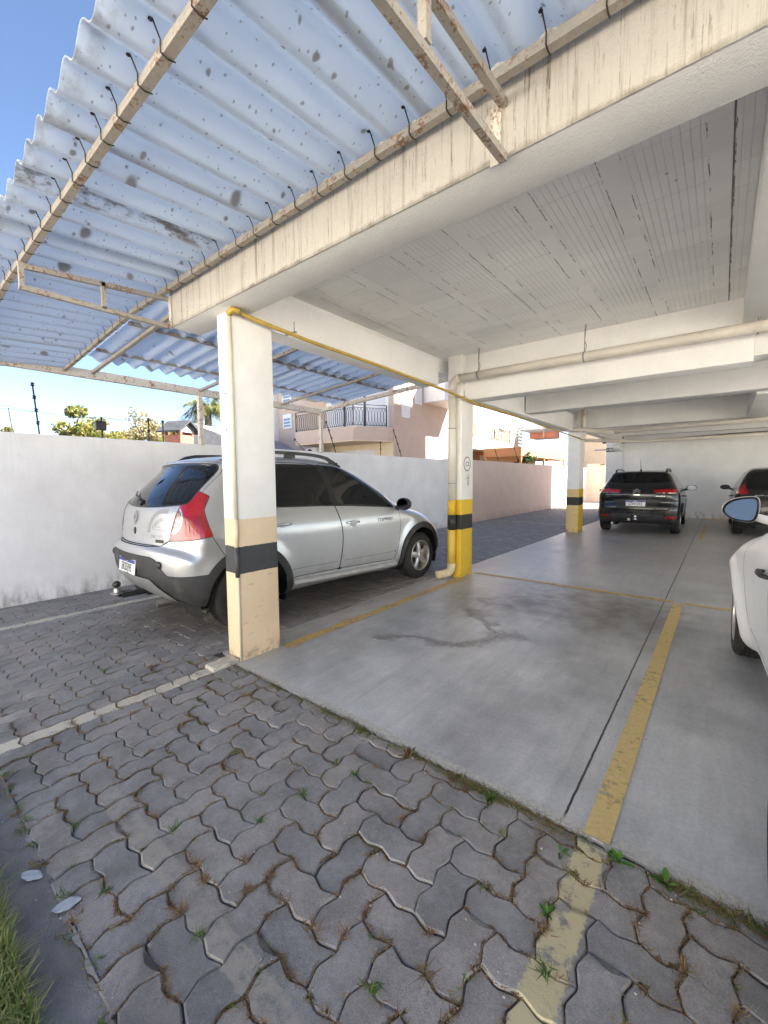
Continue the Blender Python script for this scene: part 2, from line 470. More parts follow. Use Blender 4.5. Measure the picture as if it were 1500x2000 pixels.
# ------------------------------------------------------------------ four parked cars
def tank(x, y, z, r): return MB().sphere((x, y, z), r)
def common_inside(root, y0, y1, w, zt, zf=.3, seats=((.55, .33), (1.35, .33))):
    """dark cabin tub, seats and wheel houses"""
    m = MB().box(-w, w, y0, y1, zf-.04, zf)
    for s in (-1, 1): m.box(min(s*w, s*w*.96), max(s*w, s*w*.96), y0, y1, zf, .78)
    m.build('cabin_floor', M['dark'], root)
    for (sy, sx) in seats:
        for s in (-1, 1):
            q = MB().bbox(s*sx-.24, s*sx+.24, sy-.10, sy+.05, .55, 1.12, .05)
            q.bbox(s*sx-.13, s*sx+.13, sy-.09, sy+.03, 1.15, 1.36, .04).tube([(s*sx-.06, sy-.03, 1.1), (s*sx-.06, sy-.03, 1.2)], .008).tube([(s*sx+.06, sy-.03, 1.1), (s*sx+.06, sy-.03, 1.2)], .008)
            q.build('seat', M['seat'], root, angle=40)
def wheel_house(root, ys, zc, r, w):
    for y in ys:
        for s in (-1, 1):
            v = []; n = 20
            for k in range(n+1):
                a = -.35 + (math.pi+.7)*k/n
                v += [(s*w, y+r*math.cos(a), zc+r*math.sin(a)), (s*(w-.34), y+r*math.cos(a), zc+r*math.sin(a))]
            f = [(2*k, 2*k+1, 2*k+3, 2*k+2) for k in range(n)]
            f.append(tuple(2*k+1 for k in range(n+1)))
            MB().add(v, f).build('wheel_housing', M['dark'], root, fix=False)
def door_handle(parent, c, s, mat, L=.19):
    y, z, x = c
    pts = [(x+s*.004, y-L/2, z), (x+s*.028, y-L/2+.03, z+.004), (x+s*.034, y, z+.006), (x+s*.028, y+L/2-.03, z+.004), (x+s*.004, y+L/2, z)]
    m = MB().tube(pts, [.010, .013, .014, .013, .010], 10)
    return m.build('door_handle', mat, parent, smooth=True)
def door_mirror(root, c, s, mat, glass, sz=(.105, .07, .075)):
    x, y, z = c
    m = MB().sphere((x, y, z), 1, 24, sz)
    for i, p in enumerate(m.v):      # flat face towards the rear
        if p[1] < y-sz[1]*.35: m.v[i] = (p[0], y-sz[1]*.35, p[2])
    m.tube([(x-s*sz[0]*.7, y+.01, z-sz[2]*.5), (x-s*(sz[0]+.09), y+.05, z-sz[2]*.9)], [.03, .035], 10)
    o = m.build('door_mirror', mat, root, angle=50)
    g = MB().lathe([(0, 0), (1, 0)], n=40); g.v = [(x+p[1]*sz[0]*.84, y-sz[1]*.36-.002, z+p[2]*sz[2]*.84) for p in g.v]
    g.build('mirror_glass', glass, o)
    return o

# ---- silver hatchback with raised cladding ------------------------------
def silver_hatch():
    root = thing('parked_car', 'silver hatchback with black wheel-arch cladding parked half behind the beige striped pillar', 'car', (-1.39, .466, 0), R(-2.5), 'parked cars')
    B = Body(side=[(-.50,.30),(-.60,.37),(-.70,.50),(-.72,.60),(-.722,.72),(-.715,.765),(-.70,.79),(-.665,.803),(-.648,.815),(-.642,.87),(-.625,1.0),(-.60,1.13),(-.43,1.31),(-.235,1.485),(-.24,1.525),(-.22,1.545),(-.06,1.575),(.15,1.597),(.5,1.61),(1.0,1.60),(1.38,1.53),(1.8,1.30),(2.18,1.075),(2.38,1.025),(2.8,.945),(3.12,.82),(3.28,.68),(3.335,.52),(3.30,.36),(3.18,.26),(2.9,.25),(1.3,.26),(0.,.27),(-.3,.28)],
             wz=[(.2,.78),(.33,.835),(.42,.850),(.55,.858),(.70,.866),(.83,.872),(.90,.868),(.99,.845),(1.06,.815),(1.12,.79),(1.3,.725),(1.5,.635),(1.62,.57)],
             plan=[(-.75,.955),(-.3,.985),(.3,1),(1.8,1),(2.4,.985),(2.9,.95),(3.4,.88)], bow_r=.21, bow_f=.30, crown=.07,
             arches=((0,.315),(2.59,.315)), flare=.024, ra=.43, rr=((0,.09),(.35,.10),(.7,.115),(1.0,.11),(1.2,.09),(1.5,.085),(2,.085)))
    zt = lambda q: np.interp(q, [.0,.36,.46,.545,.62,3], [.715,.715,.69,.62,.575,.57])
    q = lambda p: np.abs(p[:,0])+(p[:,1]+.6)
    hole = union(circle(0,.315,.388,.4), circle(2.59,.315,.388,.4))
    archring = union(circle(0,.315,.462,.4), circle(2.59,.315,.462,.4))
    rw = [(0,1.122),(.36,1.132),(.62,1.155),(.665,1.162),(.672,1.175),(.63,1.38),(.605,1.475),(.585,1.492),(.4,1.502),(0,1.507)]
    rwin = rear_poly(rw+[(-x, z) for x, z in rw[-2:0:-1]], .1, 1)
    P = rpoly([(-.67,1.06),(.67,1.06),(.70,1.1),(.57,1.48),(.5,1.50),(-.5,1.50),(-.57,1.48),(-.70,1.1)], 2)
    wind = lambda p: np.maximum(sdpoly(P, p[:,0], p[:,2]), 1.25-p[:,1])
    w_r = side_poly([(-.02,1.125),(.27,1.10),(.66,1.093),(1.045,1.085),(1.055,1.09),(1.02,1.25),(.965,1.47),(.955,1.487),(.93,1.492),(.62,1.497),(.30,1.487),(.12,1.38),(-.04,1.17)], it=1)
    w_f = side_poly([(1.135,1.083),(1.55,1.06),(1.93,1.022),(2.005,1.012),(2.015,1.02),(1.93,1.14),(1.80,1.245),(1.55,1.385),(1.33,1.468),(1.20,1.493),(1.075,1.495),(1.065,1.48),(1.085,1.35),(1.125,1.09)], it=1)
    pill = side_poly([(-.07,1.115),(.3,1.086),(1.08,1.07),(1.95,1.006),(2.03,.998),(2.04,1.01),(1.945,1.155),(1.80,1.265),(1.55,1.405),(1.33,1.488),(1.15,1.512),(.5,1.515),(.28,1.505),(.08,1.395),(-.08,1.17)], it=1)
    lamp = corner_poly([(.605,.848),(.605,.848),(.655,1.0),(.745,1.165),(.885,1.268),(.90,1.268),(1.045,1.222),(1.05,1.21),(1.018,1.11),(1.025,1.09),(1.13,.885),(1.13,.885),(.9,.86)], -.6, .2, 1)
    lens = corner_poly([(.58,.925),(.66,.92),(.73,.94),(.78,.99),(.785,1.05),(.75,1.10),(.70,1.115),(.58,1.1)], -.6, .2, 2)
    lensbar = corner_poly([(.60,.985),(.69,.985),(.705,1.0),(.69,1.018),(.62,1.018)], -.6, .2, 1)
    gate = rear_poly([(0,.79),(.44,.79),(.545,.825),(.60,.87),(.66,1.10),(.70,1.19),(.69,1.26),(.645,1.45),(.60,1.525),(0,1.535),(-.60,1.525),(-.645,1.45),(-.69,1.26),(-.70,1.19),(-.66,1.10),(-.60,.87),(-.545,.825),(-.44,.79)], .0, 1)
    yrear = lambda p: p[:,1]-np.interp(p[:,2], [.8,1.13,1.3,1.49,1.6], [-.66,-.60,-.44,-.235,-.12])-.20
    gate = (lambda g0: lambda p: np.maximum(g0(p), yrear(p)))(gate)
    bump = corner_poly([(-.3,.1),(-.3,.80),(.47,.80),(.62,.857),(1.12,.888),(1.20,.76),(1.42,.5),(1.45,.1)], -.6, .2, 0, True)
    bump = (lambda fpoly: lambda p: np.maximum(sdpoly(fpoly, q(p), p[:,2]), p[:,1]-.1))(np.array([(-1,.1),(-1,.80),(.47,.80),(.62,.857),(1.12,.888),(1.20,.76),(1.42,.5),(1.45,.1)]))
    blackb = lambda p: np.maximum(p[:,2]-zt(q(p)), p[:,1]+.30)
    skid = rear_poly([(-.54,.40),(-.42,.525),(.42,.525),(.54,.40),(.60,.26),(-.60,.26)], -.2, 0, True)
    fr = lambda p: np.maximum(2.95-p[:,1], p[:,2]-.50)
    rd = side_poly([(.42,.400),(.44,.395),(1.07,.386),(1.083,.385),(1.083,.385),(1.088,.40),(1.125,.58),(1.130,.76),(1.075,1.0),(1.055,1.08),(1.0,1.45),(.96,1.525),(.30,1.53),(.02,1.42),(-.14,1.18),(-.06,1.0),(.12,.80),(.33,.62)], it=1)
    fd = side_poly([(1.092,.385),(1.092,.385),(1.11,.384),(2.0,.347),(2.03,.345),(2.035,.36),(2.10,.5),(2.125,.64),(2.13,.80),(2.10,1.0),(1.98,1.16),(1.82,1.27),(1.55,1.415),(1.33,1.50),(1.15,1.528),(.97,1.528),(1.01,1.45),(1.062,1.08),(1.082,1.0),(1.137,.76),(1.132,.58)], it=1)
    crl = lambda p: p[:,2]-(.475-.018*(p[:,1]-.45))
    crease = inter(lambda p: np.abs(crl(p))-.0028, grow(union(rd, fd), -.02))
    hood = lambda p: np.max([2.20-p[:,1]+.25*p[:,0]**2, p[:,1]-3.12, np.abs(p[:,0])-.70, .60-p[:,2]], 0)
    hl = lambda p: np.max([np.abs(np.abs(p[:,0])-.58)-.20, 2.78-p[:,1], np.abs(p[:,2]-.74-(2.95-p[:,1])*.28)-.085], 0)
    grl = lambda p: np.max([np.abs(p[:,0])-.45, 3.0-p[:,1], np.abs(p[:,2]-.56)-.07], 0)
    G = M['gap']
    regs = [reg('hole', hole, None, 'delete'),
        reg('rear_window', rwin, M['glass_dark'], key='rear_window'), reg('t', grow(rwin, .012), M['rubber_trim'], 'paint'),
        reg('windscreen', wind, M['glass_dark']),
        reg('door_window', w_r, M['glass_dark'], 'side', parent='rd', key='wr'), reg('door_window', w_f, M['glass_dark'], 'side', parent='fd', key='wf'),
        reg('window_frame', pill, M['rubber_trim'], 'side'),
        reg('lens', inter(lensbar, grow(lamp, -.012)), M['tail_red'], 'paint'),
        reg('lens', inter(lens, grow(lamp, -.012)), M['lens_clear'], 'side', parent='tail', key='lens'),
        reg('ringl', inter(grow(lens, .018), grow(lamp, -.012)), M['headlamp'], 'paint'),
        reg('tail_lamp', grow(lamp, -.004), M['tail_red'], 'side', key='tail', off=.004), reg('g', grow(lamp, .003), G, 'paint'),
        reg('wheel_arch_cladding', inter(circle(0,.315,.462,.4), lambda p: .12-p[:,2]), M['cladding'], 'side', off=.010), reg('wheel_arch_cladding', inter(circle(2.59,.315,.462,.4), lambda p: .12-p[:,2]), M['cladding'], 'side', off=.010),
        reg('skid_plate', skid, M['silver'], off=.016),
        reg('lower_bumper', blackb, M['cladding'], off=.006), reg('front_bumper', fr, M['cladding'], off=.004),
        reg('headlamp', hl, M['headlamp'], 'side'), reg('grille', grl, M['cladding']),
        reg('g', lambda p: np.abs(gate(p))-np.where(p[:,2] > 1.2, .0012, .0035), G, 'paint', pre=gate), reg('g', ring(bump, .003), G, 'paint', pre=bump), reg('g', ring(rd, .0033), G, 'paint', pre=rd), reg('g', ring(fd, .0033), G, 'paint', pre=fd), reg('g', ring(hood, .003), G, 'paint', pre=hood),
        reg('g', crease, M['crease_grey'], 'paint', pre=inter(crl, grow(union(rd, fd), -.02))),
        reg('tailgate', gate, M['silver']), reg('rear_bumper', bump, M['silver']),
        reg('door', rd, M['silver'], 'side', key='rd'), reg('door', fd, M['silver'], 'side', key='fd'), reg('bonnet', hood, M['silver'])]
    # parents must exist before their children are emitted: doors and lamps first
    order = {'rd': 0, 'fd': 0, 'tail': 0}
    objs = make_body('body', B, (56, 150, 60), regs, M['silver'], root, G)
    for k, par in (('wr', 'rd'), ('wf', 'fd'), ('lens', 'tail')):
        for c in objs.get(k, []):
            if c is None: continue
            cx = np.mean([v.co.x for v in c.data.vertices])
            for pobj in objs.get(par, []):
                if pobj and np.sign(np.mean([v.co.x for v in pobj.data.vertices])) == np.sign(cx): c.parent = pobj
    for dk, (hy, hz) in (('rd', (.36, .925)), ('fd', (1.285, .875))):
        for d in objs[dk]:
            if not d: continue
            s = np.sign(np.mean([v.co.x for v in d.data.vertices]))
            x = float(B.w(np.array([hy]), np.array([hz]))[0])*s
            h = door_handle(d, (hy, hz, x), s, M['chrome'])
            MB().sphere((x, hy, hz-.012), 1, 16, (.006, .055, .036)).build('handle_recess', M['silver'], d, smooth=True)
    # side steps
    for s in (-1, 1):
        m = MB()
        secs = []
        for y in np.linspace(.46, 2.04, 9):
            z0 = .30-.03*(y-.46); w = .845
            secs.append([(s*(w-.10), y, z0-.012), (s*(w+.025), y, z0), (s*(w+.045), y, z0+.03), (s*(w+.03), y, z0+.062), (s*(w-.03), y, z0+.085), (s*(w-.10), y, z0+.085)])
        v = [p for sc in secs for p in sc]; n = 6
        m.add(v, [(i*n+k, i*n+(k+1)%n, (i+1)*n+(k+1)%n, (i+1)*n+k) for i in range(8) for k in range(n)] + [tuple(range(6)), tuple(48+k for k in range(6))])
        m.build('side_step', M['silver'], root, angle=35)
    # roof rails
    for s in (-1, 1):
        x = .545*s; pts = []
        for t in np.linspace(0, 1, 15):
            y = -.02+1.40*t
            zz = B.hit((x, y, 2.2), (0, 0, -1))[2]
            lift = .055*min(1, t/.09, (1-t)/.16)
            pts.append((x, y, zz+lift))
        m = MB()
        for a, b in zip(pts, pts[1:]): m.obox(a, b, .034, .032)
        for t in (.06, .5, .94):
            p = pts[int(t*14)]; m.box(p[0]-.017, p[0]+.017, p[1]-.06, p[1]+.06, p[2]-.05, p[2])
        m.build('roof_rail', M['black_plastic'], root)
    for s in (-1, 1): door_mirror(root, (s*.965, 2.07, 1.045), s, M['black_plastic'], M['mirror_glass'], (.105, .085, .078))
    # rear wiper, lock, badge, lettering
    def on_rear(x, z, e=.004):
        p = B.hit((x, -2, z), (0, 1, 0)); n = B.normal(p[None])[0]; return Vector(p+n*e)
    m = MB().tube([on_rear(-.02, 1.17, .02), on_rear(-.24, 1.20, .022), on_rear(-.42, 1.235, .02)], [.012, .008, .005], 8)
    m.tube([on_rear(-.02, 1.155, .0), on_rear(-.02, 1.165, .03)], [.035, .024], 14)
    m.build('rear_wiper', M['black_plastic'], root, angle=40)
    g = objs['tailgate'][0]
    def rearmap(x0, z0, e=.003):
        return lambda x, y, z: on_rear(x0+x, z0+y, e+z)
    m = MB(); k = MB()
    outer = [(0,.062),(.040,0),(0,-.062),(-.040,0)]; inn = [(0,.034),(.020,0),(0,-.034),(-.020,0)]
    for i in range(4):
        if i == 3: pass
        a, b = outer[i], outer[(i+1)%4]; c, d = inn[(i+1)%4], inn[i]
        m.prism([a, b, c, d], 0, .012, lambda x, y, z: on_rear(.0+x, 1.02+y, .002+z))
    m.build('badge', M['chrome'], g)
    MB().sphere(on_rear(0, .90, .0), 1, 16, (.026, .012, .034)).build('tailgate_lock', M['black_plastic'], g, smooth=True)
    m = MB(); text_mesh("SANDERO", .040, rearmap(.40, .872), m, bold=.0008, depth=.001); m.build('lettering', M['chrome'], g, fix=False)
    m = MB(); m.prism([(-.055,-.013),(.055,-.013),(.055,.013),(-.055,.013)], 0, .002, rearmap(.455, .838)); m.build('trim_badge', M['black_plastic'], g)
    # sticker: toothed half wheel round a loop
    m = MB()
    for i in range(12):
        a = math.pi*(1.02-.052*i)-.0
        c, s_ = math.cos(a), math.sin(a); r0, r1 = .150, .185
        cx, cz = .47, .925
        qd = [(r0, -.012), (r1, -.012), (r1, .012), (r0, .012)]
        m.prism([(cx+r*c*1.15-o*s_, cz+r*s_+o*c) for r, o in qd], 0, .001, lambda x, y, z: on_rear(x, y, .0025+z))
    arc = [(.56,1.035),(.45,1.03),(.38,1.0),(.335,.955),(.345,.935),(.53,.93)]
    for a, b in zip(arc, arc[1:]): m.obox(on_rear(*a, .003), on_rear(*b, .003), .004, .002, up=(0,-1,.1))
    arc = [(.56,1.02),(.46,1.015),(.40,.99),(.365,.958),(.44,.953)]
    for a, b in zip(arc, arc[1:]): m.obox(on_rear(*a, .003), on_rear(*b, .003), .004, .002, up=(0,-1,.1))
    m.build('sticker', simple('grey_sticker', (.30, .31, .32), .5), g)
    for s in (1, -1):
        m = MB()
        def mp(x, y, z, s=s):
            yy = 1.83+x*s; zz = .868+y; xx = float(B.w(np.array([yy]), np.array([zz]))[0]); return (s*(xx+.0025+z), yy, zz)
        text_mesh("STEPWAY", .052, mp, m, bold=.0008, sx=1.25); 
        dr = [d for d in objs['fd'] if d and np.sign(d.data.vertices[0].co.x) == s]
        m.build('lettering', M['ink'], dr[0] if dr else root, fix=False)
    # number plate, fog lamps, tow ball
    plate('licence_plate', "EKS5J95", (.02, -.725, .598), 0, root, tilt=R(-6))
    for s in (-1, 1):
        p = B.hit((s*.56, -2, .655), (0, 1, 0)); MB().sphere(p, 1, 16, (.042, .018, .034)).build('parking_lamp', M['black_plastic'], root, smooth=True)
    m = MB().tube([(0, -.45, .33), (0, -.70, .33), (0, -.80, .345)], .028, 12).box(-.05, .05, -.78, -.68, .315, .36)
    tb = m.build('tow_bar', M['black_plastic'], root, angle=40)
    MB().lathe([(.045, .35), (.045, .362), (.03, .366), (.026, .40), (.02, .405)], (0, -.81, 0), 'z', 20).build('coupling', M['steel'], tb, angle=40)
    MB().sphere((0, -.81, .435), .033, 18, (1, 1, .95)).build('tow_ball', M['black_plastic'], tb, smooth=True)
    MB().box(-.62, .62, -.42, -.36, .27, .5).box(-.7, .7, -.38, 3.1, .27, .285).build('underbody', M['dark'], root)
    MB().tube([(.32, -.36, .27), (.32, -.60, .27)], .03, 14).build('exhaust', M['steel'], root, angle=40)
    wheel_house(root, (0, 2.59), .315, .43, .80)
    for y in (0, 2.59):
        for s in (-1, 1): wheel('wheel', (s*.842, y, .315), s, .315, .205, .205, 5, root, M['tyre'], M['rim'], M['disc'], 'five')
    return root
def car_body_generic(root, B, paintm, res, glassm, gate, rwin, lamp, extra, arch_clad=None, wh=(.0, 2.59), rt=.315, lamp_mat=None, frame=True):
    G = M['gap']; W0, W1 = wh; k = (W1-W0)/2.59
    def S(pts): return [(y*k, z) for y, z in pts]
    hole = union(circle(W0, rt, rt+.042, .4), circle(W1, rt, rt+.042, .4))
    P = rpoly([(-.66,1.04),(.66,1.04),(.69,1.08),(.56,1.44),(.5,1.46),(-.5,1.46),(-.56,1.44),(-.69,1.08)], 2)
    wind = lambda p: np.maximum(sdpoly(P, p[:,0], p[:,2]), 1.3-p[:,1])
    w_r = side_poly(S([(-.02,1.13),(.27,1.10),(.66,1.085),(1.045,1.075),(1.0,1.25),(.955,1.42),(.90,1.44),(.55,1.435),(.25,1.39),(.10,1.30),(-.04,1.18)]), it=1)
    w_f = side_poly(S([(1.12,1.075),(1.55,1.05),(1.96,1.02),(2.01,1.02),(1.93,1.12),(1.80,1.215),(1.55,1.34),(1.33,1.41),(1.20,1.437),(1.06,1.44),(1.075,1.36)]), it=1)
    pill = side_poly(S([(-.06,1.115),(.3,1.085),(1.08,1.06),(1.95,1.005),(2.03,1.005),(1.945,1.13),(1.80,1.232),(1.55,1.36),(1.33,1.43),(1.15,1.458),(.5,1.455),(.22,1.40),(.06,1.31),(-.08,1.18)]), it=1)
    rd = side_poly(S([(.40,.34),(1.085,.33),(1.12,.58),(1.125,.76),(1.07,1.0),(1.055,1.08),(1.0,1.42),(.96,1.475),(.30,1.46),(.02,1.36),(-.14,1.18),(-.06,1.0),(.12,.80),(.33,.62)]), it=1)
    fd = side_poly(S([(1.092,.33),(2.05,.31),(2.12,.5),(2.14,.64),(2.14,.80),(2.10,1.0),(1.98,1.14),(1.82,1.24),(1.55,1.37),(1.33,1.45),(1.15,1.475),(.97,1.475),(1.01,1.42),(1.062,1.08),(1.078,1.0),(1.132,.76),(1.127,.58)]), it=1)
    hood = lambda p: np.max([2.16-p[:,1]+.25*p[:,0]**2, p[:,1]-3.05, np.abs(p[:,0])-.70, .62-p[:,2]], 0)
    regs = [reg('hole', hole, None, 'delete'), reg('rear_window', rwin, glassm), reg('t', grow(rwin, .014), M['rubber_trim'], 'paint'),
            reg('windscreen', wind, glassm), reg('door_window', w_r, glassm, 'side', key='wr'), reg('door_window', w_f, glassm, 'side', key='wf'),
            reg('window_frame', pill, M['rubber_trim'], 'side'),
            reg('tail_lamp', lamp, M['tail_red'], 'side', key='tail', off=.004)] + extra + [
            reg('g', ring(gate, .004), G, 'paint', pre=gate), reg('g', ring(rd, .0035), G, 'paint', pre=rd), reg('g', ring(fd, .0035), G, 'paint', pre=fd), reg('g', ring(hood, .003), G, 'paint', pre=hood),
            reg('tailgate', gate, paintm), reg('door', rd, paintm, 'side', key='rd'), reg('door', fd, paintm, 'side', key='fd'), reg('bonnet', hood, paintm)]
    objs = make_body('body', B, res, regs, paintm, root, G)
    for kk, par in (('wr', 'rd'), ('wf', 'fd')):
        for c in objs.get(kk, []):
            if c is None: continue
            cx = c.data.vertices[0].co.x
            for po in objs.get(par, []):
                if po and np.sign(po.data.vertices[0].co.x) == np.sign(cx): c.parent = po
    for dk, (hy, hz) in (('rd', (.36*k, .90)), ('fd', (1.285*k, .86))):
        for d in objs[dk]:
            if not d: continue
            s = np.sign(d.data.vertices[0].co.x); x = float(B.w(np.array([hy]), np.array([hz]))[0])*s
            door_handle(d, (hy, hz, x), s, M['black_plastic'])
    wheel_house(root, wh, rt, rt+.085, .78)
    return objs

def on_rear_of(B): 
    def f(x, z, e=.004):
        p = B.hit((x, -2.2, z), (0, 1, 0)); n = B.normal(p[None])[0]; return Vector(p+n*e)
    return f

def graphite_crossover():
    root = thing('parked_car', 'glossy black crossover with roof rails and a tow ball, backed by the white end wall', 'car', (1.145, 10.50, 0), R(1.2), 'parked cars')
    B = Body(side=[(-.52,.28),(-.66,.34),(-.735,.44),(-.755,.58),(-.75,.70),(-.70,.78),(-.715,.90),(-.71,1.0),(-.66,1.12),(-.585,1.24),(-.33,1.44),(-.30,1.495),(-.1,1.515),(.4,1.54),(.9,1.54),(1.35,1.48),(1.8,1.27),(2.2,1.06),(2.4,1.02),(2.9,.96),(3.2,.85),(3.36,.66),(3.38,.45),(3.28,.28),(2.9,.22),(1.3,.23),(0.,.24)],
             wz=[(.2,.80),(.33,.835),(.5,.855),(.70,.868),(.86,.868),(.95,.855),(1.03,.835),(1.12,.79),(1.25,.725),(1.5,.60),(1.62,.54)],
             plan=[(-.8,.96),(-.3,.985),(.3,1),(1.8,1),(2.4,.985),(2.9,.95),(3.4,.88)], bow_r=.17, bow_f=.30, crown=.07,
             arches=((0,.325),(2.6,.325)), flare=.02, ra=.41, rr=((0,.10),(.5,.16),(.9,.17),(1.15,.12),(1.5,.10),(2,.1)))
    rwin = rear_poly([(-.66,1.235),(.66,1.235),(.60,1.32),(.545,1.42),(.50,1.455),(-.50,1.455),(-.545,1.42),(-.60,1.32)], .1, 1)
    gate = rear_poly([(0,.845),(.44,.845),(.52,.90),(.57,1.03),(.68,1.22),(.60,1.42),(.52,1.485),(-.52,1.485),(-.60,1.42),(-.68,1.22),(-.57,1.03),(-.52,.90),(-.44,.845)], .0, 1)
    qq = lambda p: np.abs(p[:,0])+.9*(p[:,1]+.70)
    def boxr(a, b, z0, z1, r=.02):
        return lambda p: np.maximum(np.maximum(np.hypot(np.maximum(np.abs(qq(p)-(a+b)/2)-(b-a)/2+r, 0), np.maximum(np.abs(p[:,2]-(z0+z1)/2)-(z1-z0)/2+r, 0))-r, p[:,1]-.1), .2-np.abs(p[:,0]))
    la, lb = boxr(.375, .585, .985, 1.075, .03), boxr(.60, .96, .985, 1.085, .03)
    lamp = union(la, lb)
    lampw = union(boxr(.39, .57, .982, 1.003, .008), boxr(.62, .86, .982, 1.003, .008))
    lampd = union(boxr(.40, .56, 1.028, 1.036, .003), boxr(.63, .88, 1.028, 1.036, .003))
    refl = boxr(.60, .90, .395, .455, .015)
    recess = rear_poly([(-.42,.64),(.42,.64),(.50,.845),(-.50,.845)], -.2, 0, True)
    low = lambda p: np.maximum(p[:,2]-np.interp(np.abs(p[:,0]), [0, .5, .62, 1], [.50, .50, .385, .375]), p[:,1]+.28)
    arch = inter(circle(0,.325,.425,.4), lambda p: .1-p[:,2]); arch2 = inter(circle(2.6,.325,.425,.4), lambda p: .1-p[:,2])
    line = rear_poly([(-.66,.625),(-.42,.60),(.42,.60),(.66,.625),(.80,.70),(.80,.675),(.66,.60),(.42,.575),(-.42,.575),(-.66,.60),(-.80,.675),(-.80,.70)], -.2, 0, True)
    extra = [reg('reflector', refl, M['reflector'], 'side', off=.003), reg('wheel_arch_cladding', arch, M['cladding'], 'side', off=.008), reg('wheel_arch_cladding', arch2, M['cladding'], 'side', off=.008),
             reg('lower_bumper', low, M['cladding'], off=.006), reg('plate_recess', recess, M['black_plastic'], off=-.012), reg('crease', line, M['gap'], 'paint')]
    extra = [reg('lamp_bar', lampd, M['gap'], 'side', off=.007)] + extra
    B2 = car_body_generic(root, B, M['black_paint'], (44, 110, 50), M['glass_clear'], gate, rwin, lamp, [reg('reversing_lens', lampw, M['lens_clear'], 'side', off=.006)]*0 + extra, wh=(0, 2.6), rt=.325)
    g = B2['tailgate'][0]; orr = on_rear_of(B)
    for s in (-1, 1):
        tl = [t for t in B2['tail'] if t and np.sign(t.data.vertices[0].co.x) == s]
        for (a, b) in ((.39, .55), (.62, .74)):
            m = MB(); pts = [orr(s*(a+(b-a)*i/6), .992, .009) for i in range(7)]
            for p, q in zip(pts, pts[1:]): m.obox(p, q, .004, .018, up=(0,0,1))
            m.build('reversing_lens', M['lens_clear'], tl[0] if tl else root)
    # double chevron badge
    m = MB()
    for dz in (0, .042):
        for s in (-1, 1):
            m.prism([(0,.045),(0,.022),(s*.075,-.02),(s*.075,.0)], 0, .012, lambda x, y, z, dz=dz: orr(x, 1.0+dz+y, .002+z))
    m.build('badge', M['chrome'], g)
    m = MB(); text_mesh("C4 CACTUS", .032, lambda x, y, z: orr(.47+x, .915+y, .003), m, bold=.0008); m.build('lettering', M['chrome'], g, fix=False)
    m = MB(); text_mesh("CITROEN", .024, lambda x, y, z: orr(x, .945+y, .003), m, bold=.0006, sx=1.3); m.build('lettering', M['chrome'], g, fix=False)
    m = MB().tube([orr(0, 1.245, .02), orr(-.2, 1.262, .02), orr(-.36, 1.285, .016)], [.01, .007, .004], 8)
    m.build('rear_wiper', M['black_plastic'], root)
    plate('licence_plate', "IZW5I92", (-.01, -.762, .745), 0, root, tilt=R(-3))
    for s in (-1, 1):
        x = .535*s; pts = []
        for t in np.linspace(0, 1, 13):
            y = -.12+1.45*t; pts.append((x, y, B.hit((x, y, 2.2), (0, 0, -1))[2]+.055*min(1, t/.08, (1-t)/.08)))
        m = MB()
        for a, b in zip(pts, pts[1:]): m.obox(a, b, .035, .03)
        m.build('roof_rail', M['black_plastic'], root)
        door_mirror(root, (s*.985, 2.02, 1.07), s, M['black_plastic'], M['mirror_glass'], (.12, .085, .075))
    m = MB().tube([(0, -.02, 1.52), (0, -.06, 1.56)], [.022, .012], 10).tube([(0, -.05, 1.55), (0, -.20, 1.80)], [.006, .003], 6)
    m.build('aerial', M['black_plastic'], root)
    m = MB().tube([(0, -.45, .36), (0, -.78, .36), (0, -.83, .37)], .026, 12).build('tow_bar', M['black_plastic'], root, angle=40)
    MB().lathe([(.05, .365), (.05, .385), (.03, .39), (.022, .41), (.032, .435), (.03, .455), (.0, .468)], (0, -.84, 0), 'z', 20).build('tow_ball', M['chrome'], m, angle=40)
    MB().lathe([(0, 0), (.03, 0), (.032, .03)], (-.13, -.80, .36), 'y', 18).build('tow_socket', M['steel'], m)
    MB().tube([(-.50, -.4, .24), (-.50, -.66, .235)], .032, 14).build('exhaust', M['steel'], root, angle=40)
    MB().box(-.62, .62, -.45, -.35, .25, .5).box(-.7, .7, -.40, 3.1, .25, .27).build('underbody', M['dark'], root)
    common_inside(root, -.3, 2.4, .74, 1.1, .32)
    for y in (0, 2.6):
        for s in (-1, 1): wheel('wheel', (s*.845, y, .325), s, .325, .215, .205, 5, root, M['tyre'], M['rim'], M['disc'], 'twin')
    return root

